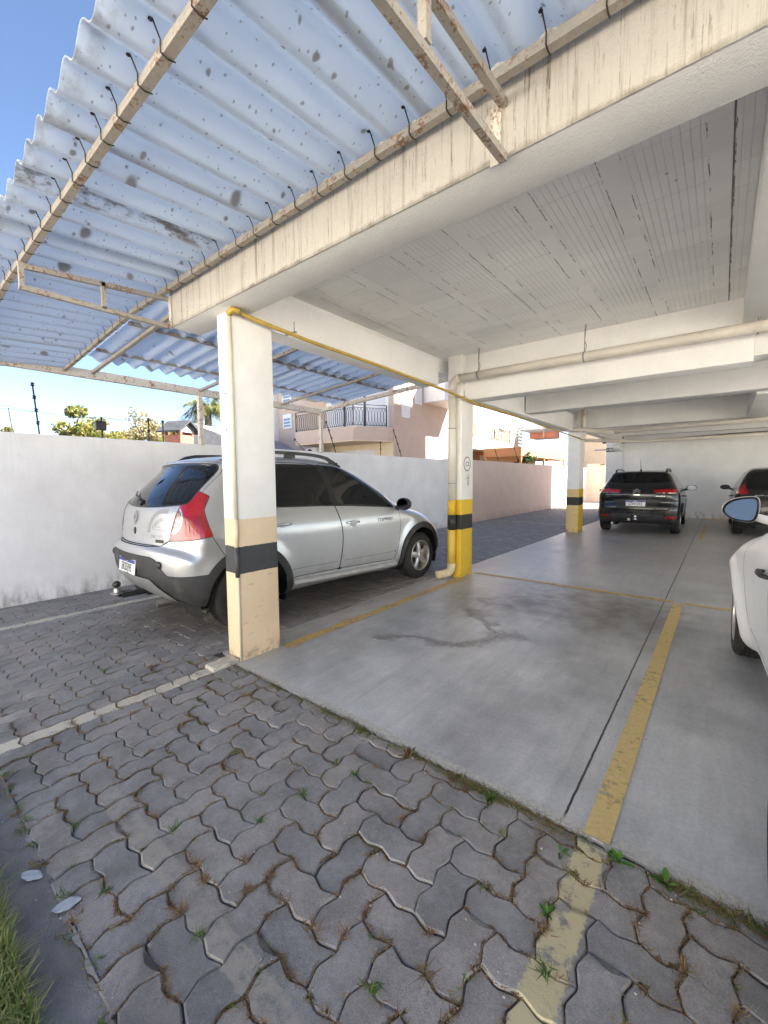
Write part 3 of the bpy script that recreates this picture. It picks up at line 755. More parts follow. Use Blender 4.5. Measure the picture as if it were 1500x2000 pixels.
def grey_hatch():
    root = thing('parked_car', 'dark hatchback with a tall red corner lamp, right of the black crossover', 'car', (3.80, 11.45, 0), R(1.0), 'parked cars')
    B = Body(side=[(-.50,.28),(-.62,.36),(-.70,.50),(-.71,.62),(-.69,.78),(-.67,.9),(-.62,1.06),(-.56,1.16),(-.30,1.47),(-.30,1.53),(-.1,1.565),(.4,1.59),(.9,1.58),(1.35,1.50),(1.8,1.28),(2.2,1.06),(2.4,1.02),(2.9,.94),(3.15,.83),(3.30,.66),(3.33,.45),(3.25,.28),(2.9,.22),(1.3,.23),(0.,.24)],
             wz=[(.2,.80),(.33,.83),(.5,.845),(.70,.855),(.86,.855),(.95,.845),(1.03,.82),(1.12,.785),(1.3,.71),(1.5,.61),(1.62,.55)],
             plan=[(-.8,.955),(-.3,.985),(.3,1),(1.8,1),(2.4,.985),(2.9,.95),(3.4,.88)], bow_r=.2, bow_f=.30, crown=.07,
             arches=((0,.31),(2.55,.31)), flare=.015, ra=.38, rr=((0,.10),(.5,.14),(.9,.15),(1.15,.11),(1.5,.10),(2,.1)))
    rwin = rear_poly([(-.62,1.06),(.62,1.06),(.66,1.12),(.61,1.36),(.54,1.46),(.42,1.485),(-.42,1.485),(-.54,1.46),(-.61,1.36),(-.66,1.12)], .1, 2)
    gate = rear_poly([(0,.72),(.44,.72),(.54,.76),(.60,.92),(.66,1.08),(.68,1.16),(.63,1.40),(.55,1.515),(-.55,1.515),(-.63,1.40),(-.68,1.16),(-.66,1.08),(-.60,.92),(-.54,.76),(-.44,.72)], .0, 1)
    lamp = corner_poly([(.62,.96),(.70,1.06),(.735,1.16),(.80,1.285),(.88,1.20),(1.0,1.08),(1.05,.985),(.85,.955)], -.6, .2, 1)
    low = lambda p: np.maximum(p[:,2]-.42, p[:,1]+.30)
    strip = rear_poly([(-.5,.925),(.5,.925),(.5,.945),(-.5,.945)], -.2, 0, True)
    extra = [reg('lower_bumper', low, M['cladding'], off=.005), reg('chrome_strip', strip, M['chrome'], off=.006)]
    car_body_generic(root, B, M['grey_paint'], (36, 90, 44), M['glass_dark'], gate, rwin, lamp, extra, wh=(0, 2.55), rt=.31)
    orr = on_rear_of(B)
    plate('licence_plate', "IVX8C41", (0, -.712, .64), 0, root, tilt=R(-3))
    for s in (-1, 1): door_mirror(root, (s*.965, 2.0, 1.075), s, M['black_plastic'], M['mirror_glass'], (.115, .085, .07))
    MB().tube([(0, .1, 1.57), (-.0, -.02, 1.63), (.0, -.18, 1.655)], [.006, .005, .003], 6).build('aerial', M['black_plastic'], root)
    MB().box(-.62, .62, -.42, -.35, .25, .5).box(-.7, .7, -.40, 3.05, .25, .27).build('underbody', M['dark'], root)
    for y in (0, 2.55):
        for s in (-1, 1): wheel('wheel', (s*.83, y, .31), s, .31, .2, .2, 5, root, M['tyre'], M['rim'], M['disc'], 'five')
    return root

def white_car():
    root = thing('parked_car', 'white car with a door mirror coloured for a dark blue reflection, parked just past the yellow bay line', 'car', (3.765, -.15, 0), R(1.2), 'parked cars')
    B = Body(side=[(-.60,.28),(-.80,.40),(-.86,.58),(-.85,.80),(-.80,1.0),(-.70,1.10),(-.2,1.40),(.3,1.48),(.8,1.50),(1.25,1.45),(1.75,1.24),(2.15,1.05),(2.35,1.02),(2.85,.95),(3.2,.83),(3.38,.66),(3.42,.45),(3.32,.27),(2.9,.20),(1.3,.21),(0.,.22)],
             wz=[(.2,.80),(.30,.82),(.38,.835),(.5,.850),(.62,.862),(.74,.872),(.83,.874),(.90,.862),(.97,.838),(1.03,.81),(1.1,.78),(1.3,.70),(1.5,.60),(1.62,.54)],
             plan=[(-.9,.93),(-.3,.975),(.3,.965),(1.3,.94),(1.9,.955),(2.35,1.0),(2.7,1.0),(2.98,.965),(3.4,.86)], bow_r=.2, bow_f=.34, crown=.09,
             arches=((0,.315),(2.62,.315)), flare=.045, ra=.37, rr=((0,.10),(.5,.13),(.8,.13),(.95,.16),(1.15,.12),(1.5,.10),(2,.1)))
    rwin = rear_poly([(-.60,1.12),(.60,1.12),(.52,1.34),(-.52,1.34)], .4, 1)
    gate = rear_poly([(-.55,.72),(.55,.72),(.62,1.05),(.60,1.10),(-.60,1.10),(-.62,1.05)], .1, 1)
    lamp = corner_poly([(.50,.80),(.55,.98),(.9,1.0),(1.05,.93),(1.0,.82)], -.7, .2, 1)
    hl = lambda p: np.max([np.abs(np.abs(p[:,0])-.60)-.20, 2.85-p[:,1], np.abs(p[:,2]-.72-(3.0-p[:,1])*.20)-.075], 0)
    grl = lambda p: np.max([np.abs(p[:,0])-.50, 3.05-p[:,1], np.abs(p[:,2]-.50)-.10], 0)
    extra = [reg('headlamp', hl, M['headlamp'], 'side'), reg('grille', grl, M['cladding'])]
    car_body_generic(root, B, M['white_paint_car'], (48, 130, 54), M['glass_dark'], gate, rwin, lamp, extra, wh=(0, 2.62), rt=.315)
    # door mirror seen from behind: pointed towards the outside, dark gasket round the glass
    for s in (-1, 1):
        c = Vector((s*.90, 1.99, 1.14))
        ol = chaikin([(-.10,.0),(-.085,.035),(-.03,.062),(.06,.072),(.098,.064),(.102,.0),(.085,-.055),(.05,-.064),(-.03,-.055),(-.085,-.028)], 2)
        ol = ol*np.array([.92, 1.22])
        if s > 0: ol = ol*np.array([-1, 1])
        n = len(ol); m = MB(); v = []
        for d, sc in ((0, 1.0), (.02, 1.04), (.05, .98), (.085, .80), (.105, .45)):
            v += [(c.x+x*sc, c.y+d, c.z+z*sc) for x, z in ol]
        f = [(i*n+k, i*n+(k+1)%n, (i+1)*n+(k+1)%n, (i+1)*n+k) for i in range(4) for k in range(n)] + [tuple(4*n+k for k in range(n))]
        m.add(v, f); m.tube([(c.x-s*.08, c.y+.05, c.z-.045), (c.x-s*.17, c.y+.09, c.z-.075)], [.024, .03], 10)
        sh = m.build('door_mirror', M['white_paint_car'], root, angle=50)
        MB().add([(c.x+x*.985, c.y+.001, c.z+z*.985) for x, z in ol] + [(c.x+x*.86, c.y+.008, c.z+z*.86) for x, z in ol], [(k, (k+1)%n, n+(k+1)%n, n+k) for k in range(n)]).build('gasket', M['black_plastic'], sh)
        g = MB().add([(x*.87, 0, z*.87) for x, z in ol], [tuple(range(n))]).build('mirror_glass', M['mirror_reflection'], sh, fix=False)
        g.location = (c.x, c.y+.007, c.z); g.rotation_euler = (R(-9), 0, R(8*s))
    MB().box(-.7, .7, -.6, 3.1, .22, .24).build('underbody', M['dark'], root)
    for y in (0, 2.62):
        for s in (-1, 1): wheel('wheel', (s*.868, y, .315), s, .315, .21, .205, 5, root, M['tyre'], M['rim'], M['disc'], 'twin')
    return root
# ------------------------------------------------------------------ materials of the place
def mat_paver():
    t = NT('concrete_pavers'); p = t.pos(); x, y, z = t.sep(p)
    at = t.n('Attribute', attribute_name='tone').outputs['Fac']
    base = t.ramp(at, [(0, (.200, .200, .202)), (.35, (.238, .235, .234)), (.7, (.258, .243, .232)), (1, (.292, .282, .27))])
    g = t.noise(p, 260, 3, .7); g2 = t.noise(p, 5, 6, .65); g3 = t.noise(p, 38, 5, .7)
    c = t.mix(1.0, base, t.ramp(g2, [(.28, .72), (.7, 1.22)]), 'MULTIPLY')
    c = t.mix(1.0, c, t.ramp(g3, [(.3, .84), (.7, 1.13)]), 'MULTIPLY')
    c = t.mix(1.0, c, t.ramp(g, [(.30, .68), (.5, 1.0), (.72, 1.25)]), 'MULTIPLY')
    sp = t.sstep(t.noise(p, 55, 2, .5), .70, .74); c = t.mix(t.math('MULTIPLY', sp, .5), c, (.36, .35, .33))
    # damp dark patch near the grass, oil under the lane car
    dk = t.math('MULTIPLY', t.sstep(y, -.95, -1.40), t.sstep(t.noise(p, 3.3, 5, .6), .40, .66)); c = t.mix(t.math('MULTIPLY', dk, .55), c, (.055, .055, .056))
    ox = t.math('POWER', t.math('DIVIDE', t.math('ADD', x, 1.3), .95), 2.0); oy = t.math('POWER', t.math('DIVIDE', t.math('SUBTRACT', y, 1.5), 2.1), 2.0)
    oil = t.math('MULTIPLY', t.sstep(t.math('ADD', ox, oy), 1.25, .5), t.ramp(t.noise(p, 3.5, 5), [(.3, .45), (.7, .95)]))
    c = t.mix(t.math('MULTIPLY', oil, .6), c, (.075, .058, .042))
    # painted bay lines, worn
    wear = t.noise(p, 24, 6, .72); wear2 = t.noise(p, 3.2, 4, .6); ew = t.math('MULTIPLY', t.math('SUBTRACT', t.noise(p, 60, 3), .5), .03)
    def band(v, a, b): 
        vv = t.math('ADD', v, ew); return t.math('MULTIPLY', t.sstep(vv, a-.004, a+.004), t.sstep(vv, b+.004, b-.004))
    keep = t.sstep(t.math('ADD', t.math('MULTIPLY', wear, .6), t.math('MULTIPLY', wear2, .4)), .38, .46)
    lessk = t.sstep(t.math('ADD', t.math('MULTIPLY', wear, .6), t.math('MULTIPLY', wear2, .4)), .42, .58)
    w1 = t.math('MULTIPLY', t.math('MULTIPLY', band(x, -.105, .0), t.sstep(y, -.06, -.10)), keep)
    w2 = t.math('MULTIPLY', band(x, -2.42, -2.32), t.math('MULTIPLY', keep, t.sstep(y, 3.6, 3.5)))
    ye = t.math('MULTIPLY', t.math('MULTIPLY', band(x, 2.365, 2.46), t.sstep(y, -.09, -.10)), keep)
    fa = t.math('MULTIPLY', t.math('MULTIPLY', band(y, -1.155, -1.075), t.sstep(x, .55, .7)), lessk)
    yl = t.math('MULTIPLY', t.math('MULTIPLY', band(y, 11.0, 11.12), t.sstep(x, -2.9, -2.8)), keep)
    c = t.mix(t.math('MULTIPLY', fa, .62), c, (.33, .31, .26))
    c = t.mix(t.math('MULTIPLY', w1, .92), c, (.52, .49, .41)); c = t.mix(t.math('MULTIPLY', w2, .9), c, (.50, .48, .40))
    c = t.mix(t.math('MULTIPLY', t.math('MAXIMUM', ye, yl), .9), c, (.50, .44, .26))
    h = t.math('ADD', t.math('MULTIPLY', g, .5), t.math('MULTIPLY', g3, .8))
    nm = t.bump(h, .004, .5)
    return t.done(t.bsdf(c, t.ramp(g3, [(.3, .66), (.7, .86)]), 0, .4, nm))
def mat_slab():
    t = NT('smooth_floor_concrete'); p = t.pos(); x, y, z = t.sep(p)
    n1 = t.noise(p, 1.3, 6, .6); n2 = t.noise(t.scale(p, (6, 1.2, 1)), 2.2, 6, .7); n3 = t.noise(p, 55, 5, .75); n4 = t.noise(p, 240, 2)
    c = t.ramp(n1, [(.30, (.32, .333, .347)), (.5, (.465, .48, .493)), (.72, (.585, .597, .602))])
    c = t.mix(1.0, c, t.ramp(n2, [(.3, .86), (.7, 1.1)]), 'MULTIPLY'); c = t.mix(1.0, c, t.ramp(n3, [(.28, .80), (.72, 1.13)]), 'MULTIPLY')
    c = t.mix(1.0, c, t.ramp(n4, [(.3, .90), (.7, 1.07)]), 'MULTIPLY')
    # patchy browner, darker tone towards the back
    c = t.mix(t.math('MULTIPLY', t.math('MULTIPLY', t.sstep(y, 2.6, 7.5), t.ramp(n1, [(.3, .95), (.7, .6)])), .72), c, (.235, .20, .155))
    # oil streaks
    wob = t.noise(p, 2.6, 4, .6, .4); px = t.math('ADD', x, t.math('MULTIPLY', t.math('SUBTRACT', wob, .5), .55)); wob2 = t.noise(p, 3.1, 4, .6); py = t.math('ADD', y, t.math('MULTIPLY', t.math('SUBTRACT', wob2, .5), .55))
    def seg(ax, ay, bx, by, r):
        dx, dy = bx-ax, by-ay; L = dx*dx+dy*dy
        u = t.math('DIVIDE', t.math('ADD', t.math('MULTIPLY', t.math('SUBTRACT', px, ax), dx), t.math('MULTIPLY', t.math('SUBTRACT', py, ay), dy)), L, clamp=True)
        ex = t.math('SUBTRACT', px, t.math('MULTIPLY_ADD', u, dx, ax)); ey = t.math('SUBTRACT', py, t.math('MULTIPLY_ADD', u, dy, ay))
        d = t.math('SQRT', t.math('ADD', t.math('MULTIPLY', ex, ex), t.math('MULTIPLY', ey, ey)))
        return t.sstep(d, r*1.7, r*.2)
    st = seg(.50, 1.05, .95, 1.18, .055)
    for s in ((.95, 1.18, 1.32, 1.62, .075), (1.30, 1.60, 1.42, 1.76, .12), (1.34, 1.66, .92, 2.05, .06), (.92, 2.05, .80, 2.16, .075), (1.10, 2.72, 1.30, 2.78, .10)):
        st = t.math('MAXIMUM', st, seg(*s))
    soft = t.math('MAXIMUM', seg(1.45, 3.05, 1.85, 2.95, .80), seg(.90, 2.6, 1.2, 2.85, .55))
    soft = t.math('MULTIPLY', soft, t.ramp(t.noise(p, 5, 5), [(.3, .35), (.7, .95)]))
    soft2 = t.math('MULTIPLY', t.math('MAXIMUM', seg(2.55, 1.3, 2.85, 2.3, .30), t.math('MAXIMUM', seg(.35, .5, .55, 2.6, .34), seg(1.75, .2, 1.85, 3.1, .30))), t.ramp(t.noise(p, 3.1, 5), [(.35, .05), (.7, .42)]))
    grit = t.ramp(t.noise(p, 34, 5, .75), [(.35, .35), (.62, 1)])
    c = t.mix(t.math('MULTIPLY', t.math('MULTIPLY', st, grit), .93), c, (.085, .070, .056))
    c = t.mix(t.math('MAXIMUM', soft, soft2), c, (.10, .09, .078))
    # tyre rub
    tr = t.math('MULTIPLY', t.sstep(t.noise(t.scale(p, (3.2, .22, 1)), 2.6, 4, .6), .56, .72), .22); c = t.mix(tr, c, (.12, .118, .115))
    # expansion joint and control cut
    jn = t.math('MULTIPLY', t.math('SUBTRACT', t.noise(p, 18, 3), .5), .008)
    xj = t.math('ABSOLUTE', t.math('ADD', t.math('SUBTRACT', x, 2.292), jn)); yj = t.math('ABSOLUTE', t.math('ADD', t.math('SUBTRACT', y, 7.05), jn))
    j = t.math('MAXIMUM', t.sstep(xj, .0065, .0035), t.math('MULTIPLY', t.sstep(yj, .006, .003), .8))
    c = t.mix(j, c, (.03, .028, .026))
    # rust-coloured wash along the pillar row
    rw = t.math('MULTIPLY', t.sstep(x, .16, -.02), t.ramp(t.noise(p, 6, 5), [(.35, .0), (.75, .5)])); c = t.mix(rw, c, (.42, .30, .14))
    # weathered lip at the open edge
    le = t.math('ADD', y, t.math('MULTIPLY', t.math('SUBTRACT', t.noise(p, 30, 4, .7), .5), .035))
    lip = t.math('MULTIPLY', t.sstep(le, .012, -.025), .92); c = t.mix(lip, c, t.mix(1.0, (.52, .51, .47), t.ramp(n3, [(.3, .55), (.7, 1.15)]), 'MULTIPLY'))
    rough = t.math('ADD', t.ramp(n1, [(.3, .30), (.7, .46)]), t.math('ADD', t.math('MULTIPLY', t.sstep(n3, .45, .72), .14), t.math('MULTIPLY', lip, .3)))
    h = t.math('ADD', t.math('MULTIPLY', n3, .7), t.math('ADD', t.math('MULTIPLY', n4, .3), t.math('MULTIPLY', j, -6.0)))
    h = t.math('ADD', h, t.math('MULTIPLY', t.math('MULTIPLY', lip, t.noise(p, 70, 4, .7)), 3.0))
    return t.done(t.bsdf(c, rough, 0, .5, t.bump(h, .0022, .45)))
def mat_worn_paint(name, col_, under=(.29, .29, .285), k=.40):
    t = NT(name); p = t.pos()
    a = t.noise(p, 22, 6, .74); b = t.noise(p, 2.4, 4, .6)
    keep = t.sstep(t.math('ADD', t.math('MULTIPLY', a, .6), t.math('MULTIPLY', b, .4)), k, k+.10)
    c = t.mix(1.0, col_, t.ramp(t.noise(p, 60, 4), [(.3, .86), (.7, 1.1)]), 'MULTIPLY')
    sh = t.bsdf(c, .55, 0, .4, t.bump(a, .002, .3))
    tr = t.n('BsdfTransparent').outputs[0]
    return t.done(t.n('MixShader', {0: keep, 1: tr, 2: sh}).outputs[0])
def mat_wall(name, c0, streak=.0, base_dirt=.0, bump=.35, bsc=90, z0=0.0, warm=(.30, .26, .2), top=None, rough=.82, var=.06):
    t = NT(name); p = t.pos(); x, y, z = t.sep(p)
    n = t.noise(p, 2.1, 6, .65); n2 = t.noise(p, bsc, 5, .65)
    c = t.mix(1.0, c0, t.ramp(n, [(.3, 1-var), (.7, 1+var)]), 'MULTIPLY')
    c = t.mix(1.0, c, t.ramp(n2, [(.3, .95), (.7, 1.03)]), 'MULTIPLY')
    if streak:
        s = t.noise(t.scale(p, (26, 26, 1.1)), 1.0, 5, .7); s2 = t.noise(t.scale(p, (85, 85, 3.0)), 1.0, 4, .7)
        f = t.math('MULTIPLY', t.math('ADD', t.math('MULTIPLY', t.sstep(s, .50, .72), .7), t.math('MULTIPLY', t.sstep(s2, .56, .74), .5)), streak, clamp=True)
        if top is not None: f = t.math('MULTIPLY', f, t.ramp(t.sstep(z, top[0], top[1]), [(0, .35), (1, 1)]))
        c = t.mix(f, c, warm)
    if base_dirt:
        d = t.math('MULTIPLY', t.sstep(z, z0+.30, z0), t.sstep(t.noise(t.scale(p, (5, 5, 2)), 1.6, 5, .7), .36, .7))
        c = t.mix(t.math('MULTIPLY', d, base_dirt), c, (.17, .155, .13))
    return t.done(t.bsdf(c, rough, 0, .35, t.bump(t.math('ADD', n2, t.math('MULTIPLY', n, .6)), .006, bump)))
def mat_beam():
    t = NT('rendered_beam'); p = t.pos(); x, y, z = t.sep(p)
    n = t.noise(p, 3.0, 6, .65); n2 = t.noise(p, 62, 6, .7); n3 = t.noise(t.scale(p, (1, 1, .35)), 120, 4, .7)
    c = t.mix(1.0, (.575, .54, .475), t.ramp(n, [(.3, .93), (.7, 1.04)]), 'MULTIPLY')
    front = t.sstep(y, -.095, -.105)
    s = t.noise(t.scale(p, (30, 30, .9)), 1.0, 5, .72); s2 = t.noise(t.scale(p, (95, 95, 3.2)), 1.0, 4, .7); brk = t.noise(t.scale(p, (40, 40, 16)), 1.0, 4, .7)
    f = t.math('ADD', t.math('MULTIPLY', t.sstep(s, .50, .68), .60), t.math('MULTIPLY', t.math('MULTIPLY', t.sstep(s2, .53, .68), t.sstep(brk, .40, .56)), .95))
    f = t.math('MULTIPLY', t.math('MULTIPLY', f, front), t.ramp(t.sstep(z, 2.54, 2.86), [(0, .6), (1, 1)]), clamp=True)
    c = t.mix(f, c, (.15, .11, .07))
    # black algae along the drip edge and a green-brown rim
    ez = t.math('ADD', z, t.math('MULTIPLY', t.math('SUBTRACT', t.noise(p, 26, 5, .75), .5), .055))
    e = t.math('MULTIPLY', t.sstep(ez, 2.572, 2.545), t.math('MULTIPLY', front, t.ramp(t.noise(p, 4, 4), [(.35, .25), (.65, 1)])))
    c = t.mix(t.math('MULTIPLY', e, .8), c, (.12, .085, .045))
    nf = t.math('SUBTRACT', 1.0, front); c = t.mix(nf, c, t.mix(1.0, (.78, .77, .745), t.ramp(n, [(.3, .95), (.7, 1.03)]), 'MULTIPLY'))
    h = t.math('ADD', t.math('MULTIPLY', n2, t.math('MULTIPLY_ADD', front, .8, .2)), t.math('ADD', t.math('MULTIPLY', n3, .35), t.math('MULTIPLY', n, .5)))
    return t.done(t.bsdf(c, .85, 0, .3, t.bump(h, .016, .8)))
def mat_ceiling():
    """painted hollow-block slab: block rows along y, fine ribs, open joints"""
    t = NT('ribbed_block_ceiling'); p = t.pos(); x, y, z = t.sep(p)
    row = .46
    u = t.math('DIVIDE', t.math('ADD', x, .07), row); ui = t.math('FLOOR', u); fu = t.math('FRACT', u)
    # ribs only on the block part of each row
    rib = t.math('ABSOLUTE', t.math('SUBTRACT', t.math('FRACT', t.math('MULTIPLY', fu, 12.0)), .5))
    ribm = t.math('MULTIPLY', t.sstep(rib, .43, .49), t.math('MULTIPLY', t.sstep(fu, .07, .09), t.sstep(fu, .78, .76)))
    wn = t.n('TexWhiteNoise', {'W': ui}, noise_dimensions='1D').outputs['Value']
    ribm = t.math('MULTIPLY', ribm, t.ramp(t.noise(p, 2.2, 3), [(.35, .35), (.6, 1)]))
    yb = t.math('DIVIDE', t.math('ADD', y, t.math('MULTIPLY', wn, .21)), .245); vi = t.math('FLOOR', yb)
    vj = t.math('ABSOLUTE', t.math('SUBTRACT', t.math('FRACT', yb), .5))
    wv = t.n('TexWhiteNoise', {'Vector': t.n('CombineXYZ', {0: ui, 1: vi}).outputs[0]}, noise_dimensions='3D').outputs['Value']
    cj = t.math('MULTIPLY', t.math('MULTIPLY', t.sstep(vj, .488, .496), t.sstep(wv, .55, .75)), t.math('MULTIPLY', t.sstep(fu, .04, .06), t.sstep(fu, .80, .78)))
    wob = t.math('MULTIPLY', t.math('SUBTRACT', t.noise(p, 14, 4, .7), .5), .035)
    c1 = t.math('ABSOLUTE', t.math('ADD', t.math('SUBTRACT', fu, .80), wob)); c2 = t.math('ABSOLUTE', t.math('ADD', t.math('SUBTRACT', fu, .035), wob))
    on1 = t.sstep(t.noise(t.scale(p, (1.2, 2.2, 1)), 1.6, 5, .75), .46, .56); on2 = t.sstep(t.noise(t.scale(p, (1.7, 2.8, 1)), 2.1, 5, .75), .50, .56)
    crack = t.math('MAXIMUM', t.math('MULTIPLY', t.sstep(c1, .0075, .003), on1), t.math('MULTIPLY', t.sstep(c2, .006, .0025), on2))
    big = t.math('MULTIPLY', t.sstep(t.math('ABSOLUTE', t.math('SUBTRACT', x, 2.70)), .005, .0025), t.ramp(t.noise(p, 7, 3), [(.3, .5), (.5, 1)]))
    chips = t.sstep(t.noise(p, 19, 3, .5), .735, .75)
    crack = t.math('MAXIMUM', t.math('MAXIMUM', crack, big), t.math('MULTIPLY', chips, .6))
    base = t.mix(1.0, (.88, .875, .86), t.ramp(t.noise(p, 1.6, 5), [(.3, .94), (.7, 1.04)]), 'MULTIPLY')
    base = t.mix(1.0, base, t.ramp(wv, [(0, .955), (1, 1.03)]), 'MULTIPLY')
    base = t.mix(t.math('MULTIPLY', ribm, .25), base, (.88, .88, .86))
    base = t.mix(t.math('MULTIPLY', cj, .5), base, (.36, .35, .33))
    c = t.mix(t.math('MULTIPLY', crack, .8), base, (.035, .033, .03))
    h = t.math('ADD', t.math('MULTIPLY', ribm, .7), t.math('ADD', t.math('MULTIPLY', crack, -1.5), t.math('ADD', t.math('MULTIPLY', cj, -.5), t.math('MULTIPLY', t.noise(p, 130, 3), .12))))
    return t.done(t.bsdf(c, .8, 0, .3, t.bump(h, .012, .7)))
def mat_sheet(valley=True):
    """translucent fibre roofing with leaf and lichen spots lying on top"""
    t = NT('corrugated_fibre_sheet'); p = t.pos(); x, y, z = t.sep(p)
    def spots(sc, r0, r1, keep, warp=.25):
        v = t.n('VectorMath', {0: p, 1: t.scale(t.n('TexNoise', {'Vector': p, 'Scale': sc*2.2, 'Detail': 2.0}).outputs['Color'], (warp/sc, warp/sc, 0))}, operation='ADD').outputs[0]
        vo = t.n('TexVoronoi', {'Vector': t.scale(v, (1, 1, 0)), 'Scale': sc, 'Randomness': 1.0}, voronoi_dimensions='2D')
        d, cc = vo.outputs['Distance'], t.sep(vo.outputs['Color'])
        rad = t.math('MULTIPLY_ADD', cc[0], r1-r0, r0)
        return t.math('MULTIPLY', t.sstep(t.math('SUBTRACT', d, rad), .05, -.02), t.math('GREATER_THAN', cc[1], keep))
    s = t.math('MAXIMUM', t.math('MULTIPLY', spots(3.0, .04, .10, .75), .6), t.math('MULTIPLY', spots(10, .03, .11, .72), .6))
    s = t.math('MAXIMUM', s, t.math('MULTIPLY', spots(34, .04, .16, .72), .5))
    st = t.math('MULTIPLY', t.sstep(t.noise(t.scale(p, (9, 1.6, 1)), 1.0, 5, .7), .62, .80), .16)
    s = t.math('MAXIMUM', s, st)
    # one strongly stained corrugation
    xs = t.math('ABSOLUTE', t.math('SUBTRACT', x, .14)); sg = t.math('MULTIPLY', t.sstep(xs, .055, .02), t.sstep(t.noise(t.scale(p, (14, 5, 1)), 1.5, 5, .75), .42, .60))
    sg = t.math('MULTIPLY', sg, t.sstep(y, .0, -.4)); s = t.math('MAXIMUM', s, t.math('MULTIPLY', sg, .75))
    if valley:
        ph = t.math('COSINE', t.math('MULTIPLY', t.math('SUBTRACT', x, 1.095), 2*math.pi/.1835))
        vd = t.math('MULTIPLY', t.sstep(ph, -.72, -.98), t.ramp(t.noise(t.scale(p, (6, 1.8, 1)), 1.6, 6, .72), [(.34, .02), (.7, .55)]))
        s = t.math('MAXIMUM', s, t.math('MULTIPLY', vd, .5))
        ed = t.math('MULTIPLY', t.sstep(y, -1.06, -1.16), t.ramp(t.noise(p, 16, 5, .7), [(.4, 0), (.7, .5)])); s = t.math('MAXIMUM', s, ed)
    c = t.mix(1.0, (.74, .78, .83), t.ramp(t.noise(p, 7, 5, .7), [(.3, .93), (.7, 1.03)]), 'MULTIPLY')
    c = t.mix(s, c, (.17, .14, .12))
    nm = t.bump(t.noise(t.scale(p, (1, 1, 1)), 60, 4, .7), .003, .25)
    d = t.bsdf(c, .55, 0, .3, nm)
    tr = t.n('BsdfTranslucent', {0: t.mix(s, (.78, .86, .93), (.16, .12, .09)), 'Normal': nm}).outputs[0]
    return t.done(t.n('MixShader', {0: .58, 1: d, 2: tr}).outputs[0])
def mat_steel_paint(name='weathered_white_steel', base=(.37, .34, .295)):
    t = NT(name); p = t.pos()
    n = t.noise(p, 11, 6, .72); n2 = t.noise(p, 75, 5, .7)
    c = t.mix(1.0, base, t.ramp(n, [(.3, .78), (.7, 1.14)]), 'MULTIPLY')
    r = t.sstep(t.math('ADD', t.math('MULTIPLY', n, .6), t.math('MULTIPLY', n2, .4)), .515, .585)
    c = t.mix(t.math('MULTIPLY', r, .9), c, t.ramp(n2, [(.35, (.10, .045, .022)), (.65, (.24, .11, .05))]))
    g = t.sstep(t.noise(p, 30, 4, .7), .60, .72); c = t.mix(t.math('MULTIPLY', g, .4), c, (.16, .145, .115))
    return t.done(t.bsdf(c, .7, 0, .35, t.bump(n2, .003, .4)))
def mat_leaf(name, cols, tr=.4):
    t = NT(name); oi = t.n('Attribute', attribute_name='tone').outputs['Fac']
    c = t.ramp(oi, [(i/(len(cols)-1), k) for i, k in enumerate(cols)])
    a = t.bsdf(c, .55, 0, .35); b = t.n('BsdfTranslucent', {0: t.mix(1.0, c, (1.3, 1.3, .7), 'MULTIPLY')}).outputs[0]
    return t.done(t.n('MixShader', {0: tr, 1: a, 2: b}).outputs[0])
def set_tone(o, tones):
    """one tone value per face (differences between leaves / blocks)"""
    a = o.data.attributes.new('tone', 'FLOAT', 'FACE'); a.data.foreach_set('value', np.asarray(tones, np.float32))

M['paver'] = mat_paver(); M['slab'] = mat_slab(); M['beam'] = mat_beam(); M['ceiling'] = mat_ceiling(); M['sheet'] = mat_sheet(); M['sheet_lane'] = mat_sheet(False)
M['steel_paint'] = mat_steel_paint(); M['wall_white'] = mat_wall('white_boundary_render', (.77, .765, .765), .26, .8, .22, 60, 0, (.50, .48, .45), (1.1, 1.9), var=.08)
M['wall_bounce'] = mat_wall('bounce_tinted_render', (.68, .565, .50), .10, .5, .3, 60, 0, (.40, .31, .26), (1.2, 1.9))  # pinkish tone holds the warm bounced light on this wall
M['inner_white'] = mat_wall('white_masonry_paint', (.82, .81, .79), .05, .35, .25, 80)
M['pillar_white'] = mat_wall('white_pillar_paint', (.74, .725, .70), .05, .0, .25, 90)
M['soil'] = simple('joint_soil', (.085, .072, .058), .95, 0, .5, 30, .8, 160)
M['earth'] = simple('bare_earth', (.15, .12, .09), .95, 0, .4, 3, .5, 40)
M['kerb'] = mat_wall('cast_kerb_concrete', (.30, .295, .285), 0, 0, .6, 120, var=.2)
M['kerb_dark'] = mat_wall('cast_gutter_concrete', (.185, .183, .18), 0, 0, 1.0, 150, var=.5)
M['line_yellow'] = mat_worn_paint('worn_yellow_floor_paint', (.58, .44, .19), k=.37)
M['line_cream'] = mat_worn_paint('worn_ochre_floor_paint', (.56, .39, .14), k=.40)
M['pvc'] = simple('cream_pvc_pipe', (.66, .61, .53), .38, 0, .1, 5, .1, 60, dirt=(.45, .38, .3), dsc=3)
M['gas_yellow'] = simple('yellow_gas_pipe', (.46, .31, .045), .5, 0, .22, 9, .2, 60, dirt=(.30, .22, .1), dsc=8)
M['cream_paint'] = simple('cream_painted_pipe', (.66, .61, .47), .5, 0, .12, 6)
M['iron'] = simple('black_iron', (.022, .021, .021), .55, .3, .2)
M['galv'] = simple('galvanised_wire', (.30, .30, .30), .45, .8, .3, 15)
M['hook'] = simple('rusty_hook_bolt', (.055, .042, .034), .65, .4, .4, 25)

